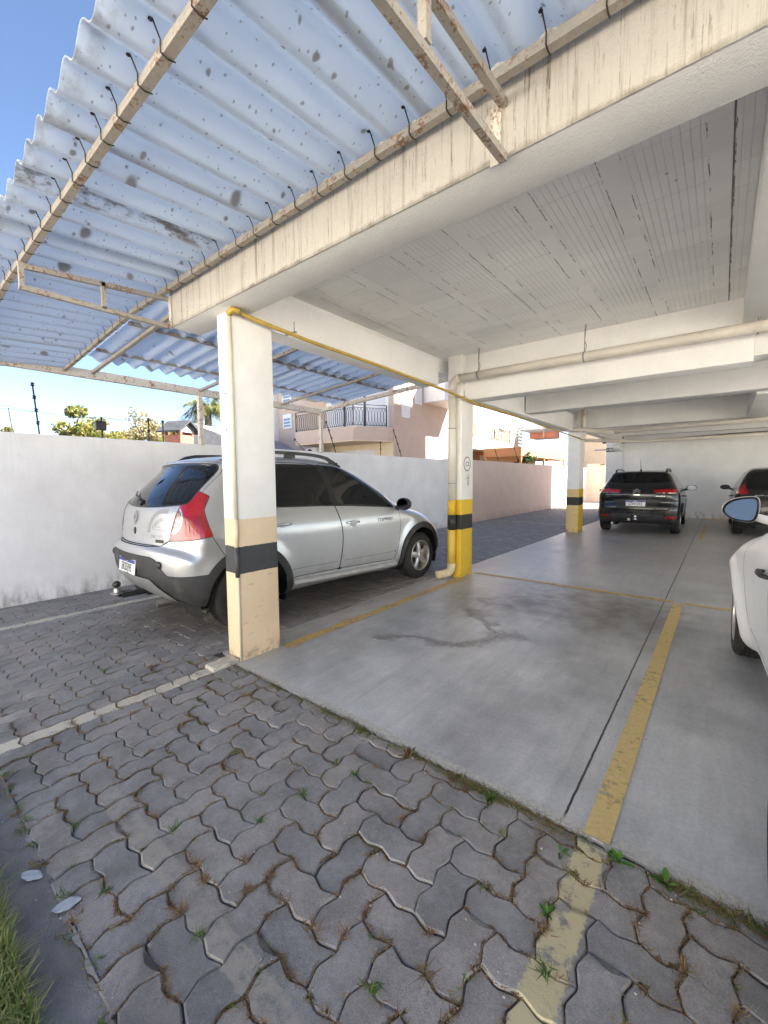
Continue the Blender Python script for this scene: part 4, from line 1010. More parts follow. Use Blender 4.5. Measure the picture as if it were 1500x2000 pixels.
# ------------------------------------------------------------------ ground
def ground():
    MB().box(-130, 130, -60, 130, -.5, -.075).build('ground', M['earth']) ['kind'] = 'structure'
def pavers():
    a = .1125; ox, oy = .1135, .0835; d = .0075/a
    def T(t):
        t = abs((t+.5) % 1.0-.5)          # 0 at lattice lines, .5 between
        return 1-2*min(1, max(0, (t-.06)/.38))
    ts = (0, .06, .44, .56, .94)
    def clip(poly, nx, ny, c):
        out = []
        for i in range(len(poly)):
            p, q = poly[i], poly[(i+1) % len(poly)]; dp = p[0]*nx+p[1]*ny-c; dq = q[0]*nx+q[1]*ny-c
            if dp <= 0: out.append(p)
            if (dp < 0) != (dq < 0) and dp != dq:
                s = dp/(dp-dq); out.append((p[0]+(q[0]-p[0])*s, p[1]+(q[1]-p[1])*s))
        return out
    V = []; F = []; tone = []
    def block(i, j, horiz, regions):
        corners = [(0,0),(1,0),(2,0),(2,1),(1,1),(0,1)] if horiz else [(0,0),(1,0),(1,1),(1,2),(0,2),(0,1)]
        pts = []
        for k in range(6):
            p, q = corners[k], corners[(k+1) % 6]
            for t in ts:
                lx, ly = i+p[0]+(q[0]-p[0])*t, j+p[1]+(q[1]-p[1])*t
                pts.append(((lx+d*T(ly))*a+ox, (ly+d*T(lx))*a+oy))
        cx = sum(p[0] for p in pts)/len(pts); cy = sum(p[1] for p in pts)/len(pts)
        xs_ = [p[0] for p in pts]; ys_ = [p[1] for p in pts]
        base = [(0,-1,1.385),(-1,0,3.22)]
        if max(ys_) < -.075 or max(xs_) < -.30: sets = [base]
        else: sets = [base+[(1,0,-.30)], base+[(0,1,-.075),(-1,0,.30)]]
        for planes in sets:
            poly = pts
            for pl in planes: poly = clip(poly, *pl)
            if len(poly) < 3: continue
            ar = abs(sum(poly[k][0]*poly[(k+1) % len(poly)][1]-poly[(k+1) % len(poly)][0]*poly[k][1] for k in range(len(poly))))/2
            if ar < .0007: continue
            n = len(poly); P = np.array(poly); c = P.mean(0)
            near = cy < 3.0
            # offset inward
            def inset(P, e):
                nx_ = np.roll(P, -1, 0)-P; nn = np.stack([-nx_[:,1], nx_[:,0]], 1); nn /= (np.linalg.norm(nn, axis=1, keepdims=True)+1e-9)
                m = nn+np.roll(nn, 1, 0); m /= (np.linalg.norm(m, axis=1, keepdims=True)+1e-9)
                cs = np.maximum((m*nn).sum(1, keepdims=True), .4); return P+m*e/cs
            g = rng.uniform(.0010, .0026)
            jit = rng.normal(0, .0012, 2); ang = rng.normal(0, .006); ca, sa = math.cos(ang), math.sin(ang)
            Q = (P-c)@np.array([[ca, sa], [-sa, ca]])+c+jit
            tx, ty = rng.normal(0, .009, 2); z0 = rng.normal(0, .0017)
            zf = lambda R_: z0+(R_[:,0]-c[0])*tx+(R_[:,1]-c[1])*ty
            rings = [(inset(Q, g), -.045), (inset(Q, g), -.0052), (inset(Q, g+.0028), -.0014), (inset(Q, g+.0052), 0)] if near else [(inset(Q, g), -.03), (inset(Q, g+.005), 0)]
            b = len(V)
            for R_, dz in rings:
                zz = zf(R_)+dz
                V.extend([(float(p[0]), float(p[1]), float(z_)) for p, z_ in zip(R_, zz)])
            tn = float(np.clip(rng.beta(2.2, 2.2), 0, 1))
            for k in range(len(rings)-1):
                for q in range(n): F.append((b+k*n+q, b+k*n+(q+1) % n, b+(k+1)*n+(q+1) % n, b+(k+1)*n+q)); tone.append(tn)
            F.append(tuple(b+(len(rings)-1)*n+q for q in range(n))); tone.append(tn)
    regions = None
    ks = int(24/a)+20
    for i in range(-34, 42):
        for j in range(-16, ks):
            k = (i+j) % 4
            x = i*a+ox; y = j*a+oy
            if not ((-1.7 < y < .2 and -3.6 < x < 4.6) or (-.3 < y < 24.2 and -3.6 < x < 0)): continue
            if y > 12 and x < -3.3: continue
            if k == 0: block(i, j, True, regions)
            elif k == 2: block(i, j, False, regions)
    me = bpy.data.meshes.new('paving'); me.from_pydata(V, [], F); me.materials.append(M['paver'])
    o = link(bpy.data.objects.new('paving', me)); set_tone(o, tone); o['kind'] = 'structure'
    s = MB().box(-3.3, 4.5, -1.40, -.02, -.06, -.0075); s.box(-3.3, -.28, -.02, 24.2, -.06, -.0075)
    so = s.build('paving_bed', M['soil']); so['kind'] = 'structure'
def slab():
    m = MB().box(-.02, 11.5, -.055, 15.62, -.12, 0).box(-.295, -.02, 0.0, 24.0, -.12, -.004)
    o = m.build('floor_slab', M['slab']); o['kind'] = 'structure'
    # rough broken arris where the screed meets the pavers
    v = []; f = []; xs = np.arange(-.02, 4.2, .02); pr = None
    for i, x in enumerate(xs):
        w = .012+.018*rng.rand(); h = -.004-.012*rng.rand()
        v += [(x, -.050, .0015), (x, -.058-w*.5, h), (x, -.064-w, h-.022), (x, -.066-w, -.06)]
        if i: 
            b = (i-1)*4
            for k in range(3): f.append((b+k, b+k+1, b+4+k+1, b+4+k))
    MB().add(v, f).build('slab_edge', M['kerb'], smooth=False)['kind'] = 'structure'
    def line(x0, x1, y0, y1, m, z=.004):
        o = MB().add([(x0,y0,z),(x1,y0,z),(x1,y1,z),(x0,y1,z)], [(0,1,2,3)]).build('floor_marking', m, fix=False); o['kind'] = 'structure'
    line(2.372, 2.462, -.05, 3.68, M['line_yellow']); line(-.02, .075, .36, 3.33, M['line_cream']); line(.02, 2.37, 3.70, 3.79, M['line_cream']); line(2.47, 4.2, 3.70, 3.79, M['line_yellow'])
    line(2.385, 2.46, 9.6, 13.2, M['line_cream']); line(2.385, 9.0, 15.05, 15.5, M['line_cream'])
    k = MB().box(-3.3, 4.6, -1.515, -1.383, -.07, -.0015); k.build('kerb_strip', M['kerb_dark'])['kind'] = 'structure'
    gr = MB().box(-3.3, 6, -7, -1.515, -.07, -.008); gr.build('lawn_soil', M['soil'])['kind'] = 'structure'
    # small blocks of mortar and broken pavers packed against the slab and the first pillar
    m = MB()
    for i in range(46):
        x = .02+i*.042+rng.uniform(-.01, .01); 
        if rng.rand() < .25: continue
        bm = bmesh.new(); bmesh.ops.create_icosphere(bm, subdivisions=1, radius=1)
        sx, sy, sz = rng.uniform(.012, .026), rng.uniform(.008, .016), rng.uniform(.008, .014)
        for q in bm.verts: q.co = (q.co.x*sx*rng.uniform(.8, 1.15)+x, q.co.y*sy*rng.uniform(.8, 1.15)-.10, q.co.z*sz-.010)
        m.bm(bm)
    o = m.build('mortar_rubble', M['kerb']); tag(o, None, None, None, 'stuff')
    m = MB().bbox(-.125, .005, -.235, -.105, -.05, .028, .012).bbox(-.16, -.02, -.112, -.012, -.05, .020, .012)
    o = m.build('mortar_patch', simple('spilled_mortar', (.52, .49, .42), .9, 0, .25, 22, .9, 90)); tag(o, None, None, None, 'structure')

def grass():
    V = []; F = []; tn = []
    def blade(x, y, h, lean, az, w, z=-.008):
        c, s = math.cos(az), math.sin(az); b = len(V)
        for t, ww in ((0, 1), (.5, .8), (1, .1)):
            r = lean*t*t*h; zz = z+h*t*(1-.25*lean*t)
            for q in (-1, 1): V.append((x+c*r-s*w*ww*q/2, y+s*r+c*w*ww*q/2, zz))
        F.append((b, b+1, b+3, b+2)); F.append((b+2, b+3, b+5, b+4)); u = rng.rand(); tn.extend([u, u])
    for _ in range(15000):
        x = rng.uniform(.2, 2.2); y = -1.505-abs(rng.normal(0, .16))
        blade(x, y, rng.uniform(.025, .075), rng.uniform(.3, 1.3), rng.uniform(0, 6.28), rng.uniform(.0025, .005))
    o = MB(); o.v = V; o.f = F; o.m = [0]*len(F)
    g = o.build('lawn_grass', mat_leaf('lawn_blades', [(.09, .14, .03), (.15, .22, .05), (.24, .28, .09), (.34, .30, .15)], .3), fix=False)
    set_tone(g, tn); g['kind'] = 'stuff'

def weeds():
    """moss, dry tufts and seedlings in the paver joints (one mass), bigger weeds as plants"""
    a = .1125; ox, oy = .1135, .0835
    V = []; F = []; tn = []
    def blade(x, y, h, lean, az, w, z, u):
        c, s = math.cos(az), math.sin(az); b = len(V)
        for t, ww in ((0, 1), (.5, .75), (1, .1)):
            r = lean*t*h; zz = z+h*t*(1-.3*min(lean, 1.4)*t)
            for q in (-1, 1): V.append((x+c*r-s*w*ww*q/2, y+s*r+c*w*ww*q/2, max(zz, .001)))
        F.append((b, b+1, b+3, b+2)); F.append((b+2, b+3, b+5, b+4)); tn.extend([u, u])
    def tuft(x, y, n, h, base):
        for _ in range(n):
            blade(x+rng.normal(0, .009), y+rng.normal(0, .009), h*rng.uniform(.5, 1.2), rng.uniform(.5, 1.8), rng.uniform(0, 6.28), rng.uniform(.0016, .0042), -.006, float(np.clip(base+rng.normal(0, .13), 0, 1)))
    d = .0075
    def T(t):
        t = abs((t+.5) % 1.0-.5); return 1-2*min(1, max(0, (t-.06)/.38))
    def joint():
        """random point on a joint between two blocks"""
        while True:
            r_ = rng.rand()
            if r_ < .62: x, y = rng.uniform(-.6, 3.0), rng.uniform(-1.37, -.10)
            else: x, y = rng.uniform(-3.1, -.25), rng.uniform(-1.3, 3.4)
            i = math.floor((x-ox)/a); j = math.floor((y-oy)/a); u = rng.rand()
            if rng.rand() < .5:
                if (i+j) % 4 == 0: continue
                lx, ly = i+1, j+u
            else:
                if (i+j) % 4 == 2: continue
                lx, ly = i+u, j+1
            px, py = lx*a+d*T(ly)+ox, ly*a+d*T(lx)+oy
            if py > -.09 and px > -.34: continue
            return px, py, (i, j)
    dens = {}
    for _ in range(17000):           # crumbs and dry stalks lying along the joints, in patches
        x, y, k = joint()
        q = dens.setdefault((k[0]//2, k[1]//2), rng.rand()**2.2)
        if rng.rand() > q*1.6: continue
        for _ in range(rng.randint(1, 5)):
            blade(x+rng.normal(0, .004), y+rng.normal(0, .004), rng.uniform(.004, .013), 2.2, rng.uniform(0, 6.28), rng.uniform(.0018, .0034), -.004, rng.uniform(.62, 1))
    for _ in range(1250):
        x, y, k = joint()
        if rng.rand() > .25+dens.get((k[0]//2, k[1]//2), .5): continue
        u = rng.choice([.12, .4, .75, .95], p=[.30, .15, .25, .30]); big = rng.rand() < .20
        tuft(x, y, rng.randint(14, 30) if big else rng.randint(5, 14), rng.uniform(.018, .028) if big else rng.uniform(.006, .016), u)
    for _ in range(70):
        tuft(rng.uniform(.1, 2.6), -1.378+rng.normal(0, .012), rng.randint(8, 24), rng.uniform(.01, .026), rng.choice([.15, .6, .9]))
    for _ in range(3200):      # mossy strip along the slab
        x = rng.uniform(.7, 3.1) if rng.rand() < .8 else rng.uniform(0, .7); k = .5+.5*math.sin(x*7.1)+.35*math.sin(x*17)
        if rng.rand() > .15+.6*k*min(1, x/1.4): continue
        tuft(x, -.090+rng.normal(0, .011), 4, rng.uniform(.007, .028), rng.choice([.1, .5, .85]))
    o = MB(); o.v = V; o.f = F; o.m = [0]*len(F)
    w = o.build('weeds', mat_leaf('joint_weeds', [(.06, .14, .025), (.11, .20, .045), (.19, .20, .07), (.26, .18, .085), (.19, .10, .055), (.32, .23, .12)], .3), fix=False)
    set_tone(w, tn); w['kind'] = 'stuff'
    lm = mat_leaf('broad_weed_leaf', [(.035, .12, .018), (.07, .19, .03), (.16, .27, .04)], .35)
    spec = [(1.28, -.10, .055, 9, 'low green weed rooted at the slab edge, in the middle of the open edge'), (1.60, -.115, .075, 16, 'spiky grass weed with dry red stems beside the slab edge'),
            (2.02, -.105, .05, 8, 'small leafy weed at the foot of the slab lip, close before the floor joint'), (2.50, -.105, .05, 12, 'broad-leaved weed sprouting beside the end of the yellow bay line'),
            (2.64, -.10, .055, 11, 'bright green leafy clump on the slab edge just right of the yellow line'), (2.33, -.19, .035, 6, 'yellowish leaf cluster in a joint left of the yellow line'),
            (1.86, -.115, .045, 10, 'dry reddish weed tuft against the slab edge'), (2.36, -.44, .035, 9, 'tiny green rosette growing at the left rim of the yellow line')]
    for (x, y, h, n, lab) in spec:
        m = MB(); tt = []
        for k in range(n):
            az = rng.uniform(0, 6.28); L = h*rng.uniform(.7, 1.25); w_ = L*(.30 if 'leaf' in lab or 'leaved' in lab or 'rosette' in lab else .09); el = rng.uniform(.25, 1.1)
            c, s = math.cos(az), math.sin(az); v = []
            for t, ww in ((0, .15), (.3, .8), (.6, 1), (.85, .6), (1, .05)):
                r = L*t*math.cos(el); zz = L*t*math.sin(el)-.35*L*t*t
                for q in (-1, 0, 1): v.append((c*r-s*w_*ww*q/2, s*r+c*w_*ww*q/2, zz+(0 if q else -.004)+.004))
            m.add(v, [(i*3+q, i*3+q+1, i*3+q+4, i*3+q+3) for i in range(4) for q in range(2)])
            u = rng.rand(); tt += [u]*8
        o = m.build('weed_plant', lm if 'dry' not in lab else mat_leaf('dry_weed_blades', [(.10, .13, .03), (.20, .09, .05), (.26, .16, .08)], .3), fix=False, smooth=True)
        o.location = (x, y, -.006); set_tone(o, tt); tag(o, lab, 'weed', 'weeds along the slab edge')
    # pale scraps
    for (x, y, sx, sy, az, lab) in ((.945, -1.415, .044, .020, .5, 'pale blue-white leaf scrap lying flat on the gutter strip beside the grass'), (1.16, -1.37, .040, .024, 1.25, 'crumpled pale plastic scrap in the joint by the gutter strip')):
        bm = bmesh.new(); bmesh.ops.create_icosphere(bm, subdivisions=3, radius=1)
        for v in bm.verts:
            k = v.co.x; wv = .8 if k > 0 else 1
            v.co = (v.co.x*sx, v.co.y*sy*(1-.55*abs(k)**2+.12*math.sin(k*9)), v.co.z*.0015+.004+.0012*math.sin(v.co.x*60+v.co.y*35))
        o = MB().bm(bm).build('litter_scrap', simple('pale_litter', (.36, .40, .44), .6, 0, .25, 40, .15, 60), smooth=True)
        o.location = (x, y, .003); o.rotation_euler = (0, 0, az); tag(o, lab, 'litter')
    m = MB()
    for _ in range(150):
        x, y = rng.uniform(-.3, 3.0), rng.uniform(-1.45, -.1); r = rng.uniform(.0018, .0042)
        m.sphere((x, y, .003), r, 6, (1, rng.uniform(.6, 1), .7))
    for _ in range(60):
        x, y = rng.uniform(.2, 3.0), rng.uniform(0, 3.5); m.sphere((x, y, .002), rng.uniform(.002, .0045), 6, (1.6, .8, .5))
    o = m.build('gravel_crumbs', simple('pale_grit', (.40, .38, .35), .9, 0, .4, 50), fix=False); o['kind'] = 'stuff'
# ------------------------------------------------------------------ the parking building
def pillar_mat(name, tan, dark, white=(.78, .765, .74), zz=(.66, .862, 1.066)):
    t = NT(name); p = t.pos(); x, y, z = t.sep(p)
    e = t.math('MULTIPLY', t.math('SUBTRACT', t.noise(p, 30, 4), .5), .012); zc = t.math('ADD', z, e)
    k1 = t.math('GREATER_THAN', zc, zz[0]); k2 = t.math('GREATER_THAN', zc, zz[1]); k3 = t.math('GREATER_THAN', zc, zz[2])
    c = t.mix(k1, tan, dark); c = t.mix(k2, c, tan); c = t.mix(k3, c, white)
    c = t.mix(1.0, c, t.ramp(t.noise(p, 4, 6, .65), [(.3, .93), (.7, 1.04)]), 'MULTIPLY')
    sc = t.sstep(t.noise(t.scale(p, (30, 30, 6)), 1, 4, .7), .70, .76); c = t.mix(t.math('MULTIPLY', sc, .35), c, (.30, .25, .18))
    d = t.math('MULTIPLY', t.sstep(z, .12, .0), t.sstep(t.noise(p, 14, 5, .7), .42, .65)); c = t.mix(t.math('MULTIPLY', d, .8), c, (.20, .15, .10))
    sm_ = t.math('MULTIPLY', t.math('MULTIPLY', t.sstep(z, 1.0, .7), t.sstep(t.noise(t.scale(p, (7, 7, 30)), 1, 4, .6), .60, .68)), .35); c = t.mix(sm_, c, (.16, .14, .12))
    n2 = t.noise(p, 90, 5, .65)
    return t.done(t.bsdf(c, .62, 0, .4, t.bump(t.math('ADD', n2, t.noise(p, 8, 4)), .004, .35)))
def rounded_post(x0, x1, y0, y1, z0, z1, r=.012):
    pts = []
    for cx, cy, a0 in ((x1-r, y1-r, 0), (x0+r, y1-r, 90), (x0+r, y0+r, 180), (x1-r, y0+r, 270)):
        for k in range(4): a = R(a0+30*k); pts.append((cx+r*math.cos(a), cy+r*math.sin(a)))
    return MB().prism(pts, z0, z1)
def building():
    root = thing('parking_building', 'white concrete parking building with open pillared bays and a ribbed block ceiling', 'building', (0, 0, 0))
    W = M['inner_white']
    MB().bbox(-.69, 11.5, -.105, .135, 2.545, 3.25, .006).build('front_beam', M['beam'], root, angle=30)
    MB().box(-.5, 11.5, .135, 15.62, 2.985, 3.2).build('ceiling', M['ceiling'], root)
    # side beam, stepped past each pillar; curved haunches further back
    m = MB().bbox(-.36, -.14, .135, 2.98, 2.545, 2.842, .006).box(-.5, -.34, .135, 15.8, 2.80, 3.25).bbox(-.36, -.14, 3.70, 9.40, 2.50, 2.90, .006)
    m.build('side_beam', W, root, angle=30)
    # arched side beam from pillar three to the end wall
    prof = [(9.86, 2.30)]
    for k in range(9): a = k/8*math.pi/2; prof.append((9.86+.55*math.sin(a), 2.30+.30*(1-math.cos(a))))
    for k in range(9): a = (1-k/8)*math.pi/2; prof.append((15.45-.55*math.sin(a), 2.30+.30*(1-math.cos(a))))
    prof += [(15.45, 2.9), (9.86, 2.9)]
    MB().prism(prof, -.34, -.12, lambda y, z, x: (x, y, z)).build('arched_beam', W, root, angle=30)
    MB().bbox(-.02, 2.90, 3.46, 3.74, 2.405, 2.99, .006).build('cross_beam', W, root, angle=30)
    MB().bbox(-.12, 11.4, 5.95, 6.2, 2.535, 2.99, .006).build('cross_beam', W, root, angle=30)
    MB().bbox(-.12, 11.4, 9.42, 9.68, 2.545, 2.99, .006).build('cross_beam', W, root, angle=30)
    MB().bbox(-.12, 11.4, 12.6, 12.85, 2.60, 2.99, .006).build('cross_beam', W, root, angle=30)
    MB().bbox(2.81, 3.25, .12, 3.47, 2.725, 2.99, .006).build('long_beam', W, root, angle=30)
    MB().bbox(2.90, 11.4, 3.46, 3.74, 2.45, 2.99, .006).build('cross_beam', W, root, angle=30)
    MB().bbox(3.05, 3.4, 6.2, 9.42, 2.50, 2.99, .006).build('long_beam', W, root, angle=30)
    MB().bbox(-.1, 11.5, 15.58, 15.85, -.05, 3.0, .004).build('end_wall', M['wall_end'], root)
    for y in (.0, 3.4, 9.4, 13.0): MB().bbox(11.15, 11.45, y, y+.35, -.05, 2.7, .01).build('pillar', W, root)  # unseen right side left open on pillars to let bounced light in
    # unseen storeys above, height and depth shaped to cast shade
    MB().box(-.52, 11.6, -.09, 5.0, 3.24, 5.2).box(-.52, 11.6, 5.0, 20.0, 3.24, 14.0).box(.3, 11.6, 15.86, 20.0, 0, 3.24).build('shade_storeys', M['wall_white'], root)
    p1 = rounded_post(-.20, -.006, 0.0, .345, -.05, 2.56).build('pillar', pillar_mat('beige_striped_pillar', (.72, .575, .39), (.055, .058, .062)), root, angle=30)
    p1['label'] = 'front white pillar with beige and dark grey bands'
    p2 = rounded_post(-.225, -.012, 3.36, 3.70, -.05, 3.0).build('pillar', pillar_mat('yellow_striped_pillar', (.72, .47, .03), (.028, .027, .023)), root, angle=30)
    p2['label'] = 'middle white pillar with yellow and black bands and a number 12 in a circle'
    p3 = rounded_post(-.315, -.03, 9.40, 9.86, -.05, 2.62).build('pillar', pillar_mat('far_striped_pillar', (.70, .52, .24), (.035, .034, .030), zz=(.675, .878, 1.08)), root, angle=30)
    p3['label'] = 'far white pillar with tan, yellow and black bands'
    MB().box(-.029, -.026, 9.41, 9.85, 0, 1.08).build('yellow_side', pillar_mat('far_pillar_yellow_side', (.70, .45, .03), (.028, .027, .023), zz=(.675, .878, 3)), p3, fix=True)
    rounded_post(-.62, -.10, 15.42, 15.80, -.05, 2.75).build('pillar', M['pillar_white'], root, angle=30)['label'] = 'plain white pillar at the far corner carrying the exit sign'
    # painted number ring and scratched emblem on the middle pillar
    m = MB(); n = 40
    for k in range(n):
        a, b = 2*math.pi*k/n, 2*math.pi*(k+1)/n
        m.add([(-.0095, 3.522+.098*r*math.cos(q), 1.555+.100*r*math.sin(q)) for q, r in ((a, 1), (b, 1), (b, .88), (a, .88))], [(0,1,2,3)])
    text_mesh("12", .085, lambda x, y, z: (-.0095, 3.522+x*1.25, 1.553+y), m, bold=.001)
    m.build('number_mark', M['ink'], p2, fix=False)
    m = MB()
    for k in range(26):
        a = rng.uniform(0, 6.28); L = rng.uniform(.02, .07); cy, cz = 3.55+rng.normal(0, .02), 1.345+rng.normal(0, .03); w = rng.uniform(.003, .008)
        m.add([(-.0093, cy-w*math.sin(a), cz+w*math.cos(a)), (-.0093, cy+L*math.cos(a), cz+L*math.sin(a)*1.2), (-.0093, cy+w*math.sin(a), cz-w*math.cos(a))], [(0,1,2)])
    m.build('scratched_patch', simple('flaked_paint_edge', (.42, .37, .30), .8, 0, .3, 60), p2, fix=False)
    # flaked plaster at the middle pillar's foot, bolt holes in the first pillar
    for z in (1.98, 1.72): MB().lathe([(0, -.0015), (.007, -.0015), (.007, .003)], (-.115, 0, z), 'y', 12).build('bolt_hole', M['dark'], p1)
    return root
def gas_pipe():
    root = thing('gas_pipe', 'thin yellow gas pipe running under the side beam and down the front pillar', 'pipe', (-.06, 0, 0))
    P = []
    z0 = 2.50
    MB().tube([(.045, -.018, 2.525), (.062, .30, 2.496), (.068, .66, 2.476), (.065, 1.63, 2.462), (.06, 2.83, 2.428), (.06, 3.56, 2.382), (.055, 4.9, 2.378), (.05, 6.7, 2.334), (.04, 9.6, 2.29)], .0145, 12).build('pipe_run', M['gas_yellow'], root, smooth=True)
    MB().tube([(.0, -.018, 2.51), (.045, -.018, 2.527), (.058, .03, 2.524)], .022, 12).build('elbow', M['gas_yellow'], root, smooth=True)
    m = MB().tube([(0, -.017, 2.52), (.0, -.017, 1.066)], .0165, 12); m.build('riser', M['cream_paint'], root, smooth=True)
    MB().tube([(0, -.017, 1.066), (0, -.017, .862)], .0165, 12).build('riser', simple('beige_pipe_band', (.70, .56, .37), .6), root, smooth=True)
    MB().tube([(0, -.017, .862), (0, -.017, .64)], .0168, 12).build('riser', simple('grey_pipe_band', (.055, .058, .062), .6), root, smooth=True)
    MB().tube([(0, -.012, .64), (0, -.012, -.02)], .009, 10).build('riser', simple('pale_cable_duct', (.55, .50, .40), .6), root, smooth=True)
    for y, z in ((.5, 2.485), (3.28, 2.40)):
        MB().box(-.03, .095, y-.012, y+.012, z+.016, z+.022).tube([(.072, y, z+.01), (.072, y, z+.10)], .004, 6).build('pipe_clip', M['steel_paint'], root)
    root.location = (0, 0, 0)
    for c in root.children:
        c.location = (-.006 if True else 0, 0, 0)
def drain_pipe():
    root = thing('drain_pipe', 'fat cream drain pipe along the cross beam, turning down the yellow striped pillar', 'pipe', (-.12, 3.28, 0))
    L = lambda pts: [(x+.12, y-3.28, z) for x, y, z in pts]
    r = .052
    arc = [(-.115+.13*(1-math.cos(R(a))), 3.29-.03*math.sin(R(a)), 2.53+.13*math.sin(R(a))) for a in range(0, 91, 15)]
    MB().tube(L(arc[::-1]), r+.004, 20).build('elbow', M['pvc'], root, smooth=True)
    MB().tube(L([(.0, 3.26, 2.658), (1.5, 3.25, 2.648), (3.4, 3.23, 2.638), (6, 3.2, 2.62)]), r, 20).build('pipe_run', M['pvc'], root, smooth=True)
    def riser(z0, z1, mat): return MB().tube(L([(-.115, 3.295, z0), (-.115, 3.295, z1)]), r, 20).build('riser', mat, root, smooth=True)
    riser(2.54, 1.066, M['pvc']); riser(1.066, .862, simple('yellow_pipe_band', (.72, .47, .03), .5, bump=.1)); riser(.862, .66, simple('black_pipe_band', (.028, .027, .023), .5)); riser(.66, .16, simple('yellow_pipe_foot', (.72, .50, .08), .5, dirt=(.5, .4, .25)))
    foot = [(-.115, 3.295, .20), (-.115, 3.29, .12), (-.135, 3.26, .075), (-.20, 3.20, .05), (-.27, 3.14, .035)]
    MB().tube(L(foot), [r+.004]*5, 20).build('foot_elbow', simple('flaking_pipe_shoe', (.66, .56, .38), .6, 0, .3, 14, dirt=(.60, .58, .52), dsc=9), root, smooth=True)
    for z in (1.29, 2.02): MB().lathe([(r+.001, -.006), (r+.004, -.006), (r+.004, .006), (r+.001, .006)], L([(-.115, 3.295, z)])[0], 'z', 24).build('pipe_strap', M['galv'], root)
    for x, zt in ((.28, 2.985), (1.515, 2.985), (2.91, 2.985)):
        zc = 2.656-.006*x
        m = MB().tube(L([(x, 3.25, zc+r), (x, 3.25, zt)]), .0045, 6).tube(L([(x+.006, 3.25, zc+r), (x+.02, 3.25, zc+r+.06), (x, 3.252, zc+r+.12), (x+.012, 3.25, zt)]), .004, 6)
        m.lathe([(r+.001, -.008), (r+.004, -.008), (r+.004, .008), (r+.001, .008)], L([(x, 3.25, zc)])[0], 'x', 24)
        m.build('pipe_hanger', M['galv'], root)
def far_pipes():
    root = thing('waste_pipe', 'branching cream waste pipe under the far cross beams, above the far pillar', 'pipe', (0, 9.2, 0))
    L = lambda pts: [(x, y-9.2, z) for x, y, z in pts]
    MB().tube(L([(-.75, 9.0, 2.60), (-.2, 9.1, 2.52), (.06, 9.15, 2.50), (.6, 9.2, 2.41), (.75, 9.2, 2.395)]), .055, 16).build('branch', M['pvc'], root, smooth=True)
    MB().tube(L([(.09, 9.2, 2.99), (.09, 9.2, 2.50)]), .06, 16).build('stack', M['pvc'], root, smooth=True)
    MB().tube(L([(.62, 9.2, 2.41), (3.4, 9.2, 2.455), (8, 9.2, 2.5)]), .048, 16).build('pipe_run', M['pvc'], root, smooth=True)
    MB().tube(L([(-.35, 9.0, 2.62), (-.75, 8.9, 2.60), (-.75, 8.9, 2.3)]), .02, 10).build('branch', M['pvc'], root, smooth=True)
    r2 = thing('cable_conduit', 'dark cable looped along the top of the white end wall', 'cable', (0, 15.5, 0))
    MB().tube([(-.3, -.1, 2.55), (.1, -.1, 2.62), (.5, .05, 2.66), (3, .05, 2.72), (8, .05, 2.78)], .014, 8).build('cable', M['iron'], r2, smooth=True)
    r3 = thing('waste_pipe', 'lower cream pipe fixed across the end bay, behind the branching one', 'pipe', (0, 14.0, 0))
    MB().tube([(-.5, -3.0, 2.42), (.6, -.2, 2.50), (8, .0, 2.56)], .05, 14).build('pipe_run', M['pvc'], r3, smooth=True)
def exit_sign():
    root = thing('exit_sign', 'small green-black exit sign with an arrow and a running figure on the far white pillar', 'sign', (-.43, 15.40, 2.365))
    g = simple('exit_sign_green', (.010, .035, .020), .4)
    MB().bbox(-.19, .19, 0, .012, -.075, .075, .003).build('sign_panel', g, root)
    m = MB(); text_mesh("SAÍDA", .115, lambda x, y, z: (.078+x, -.003, y-.005), m, sx=.72, bold=.0012)
    m.prism([(-.18,.0),(-.145,.03),(-.145,.01),(-.11,.01),(-.11,-.01),(-.145,-.01),(-.145,-.03)], -.0035, -.003, lambda x, z, y: (x, y, z))
    for a, b in (((-.065,.04),(-.062,.0)), ((-.062,.0),(-.085,-.045)), ((-.062,.0),(-.035,-.045)), ((-.065,.03),(-.09,.005)), ((-.065,.03),(-.04,.01))): m.obox((a[0], -.0032, a[1]), (b[0], -.0032, b[1]), .011, .001, up=(0,1,0))
    m.lathe([(0, -.0035), (.012, -.0035)], (-.063, 0, .055), 'y', 12)
    m.box(-.105, -.102, -.0036, -.003, -.06, .06).box(-.02, -.017, -.0036, -.003, -.06, .06)
    m.build('lettering', M['white_ink'], root, fix=False)
    s = thing('wall_lamp', 'small grey bar lamp sticking out beside the exit sign', 'lamp', (-.62, 15.5, 2.38))
    MB().bbox(-.40, 0, -.03, .03, -.02, .03, .006).build('lamp_body', M['galv'], s)

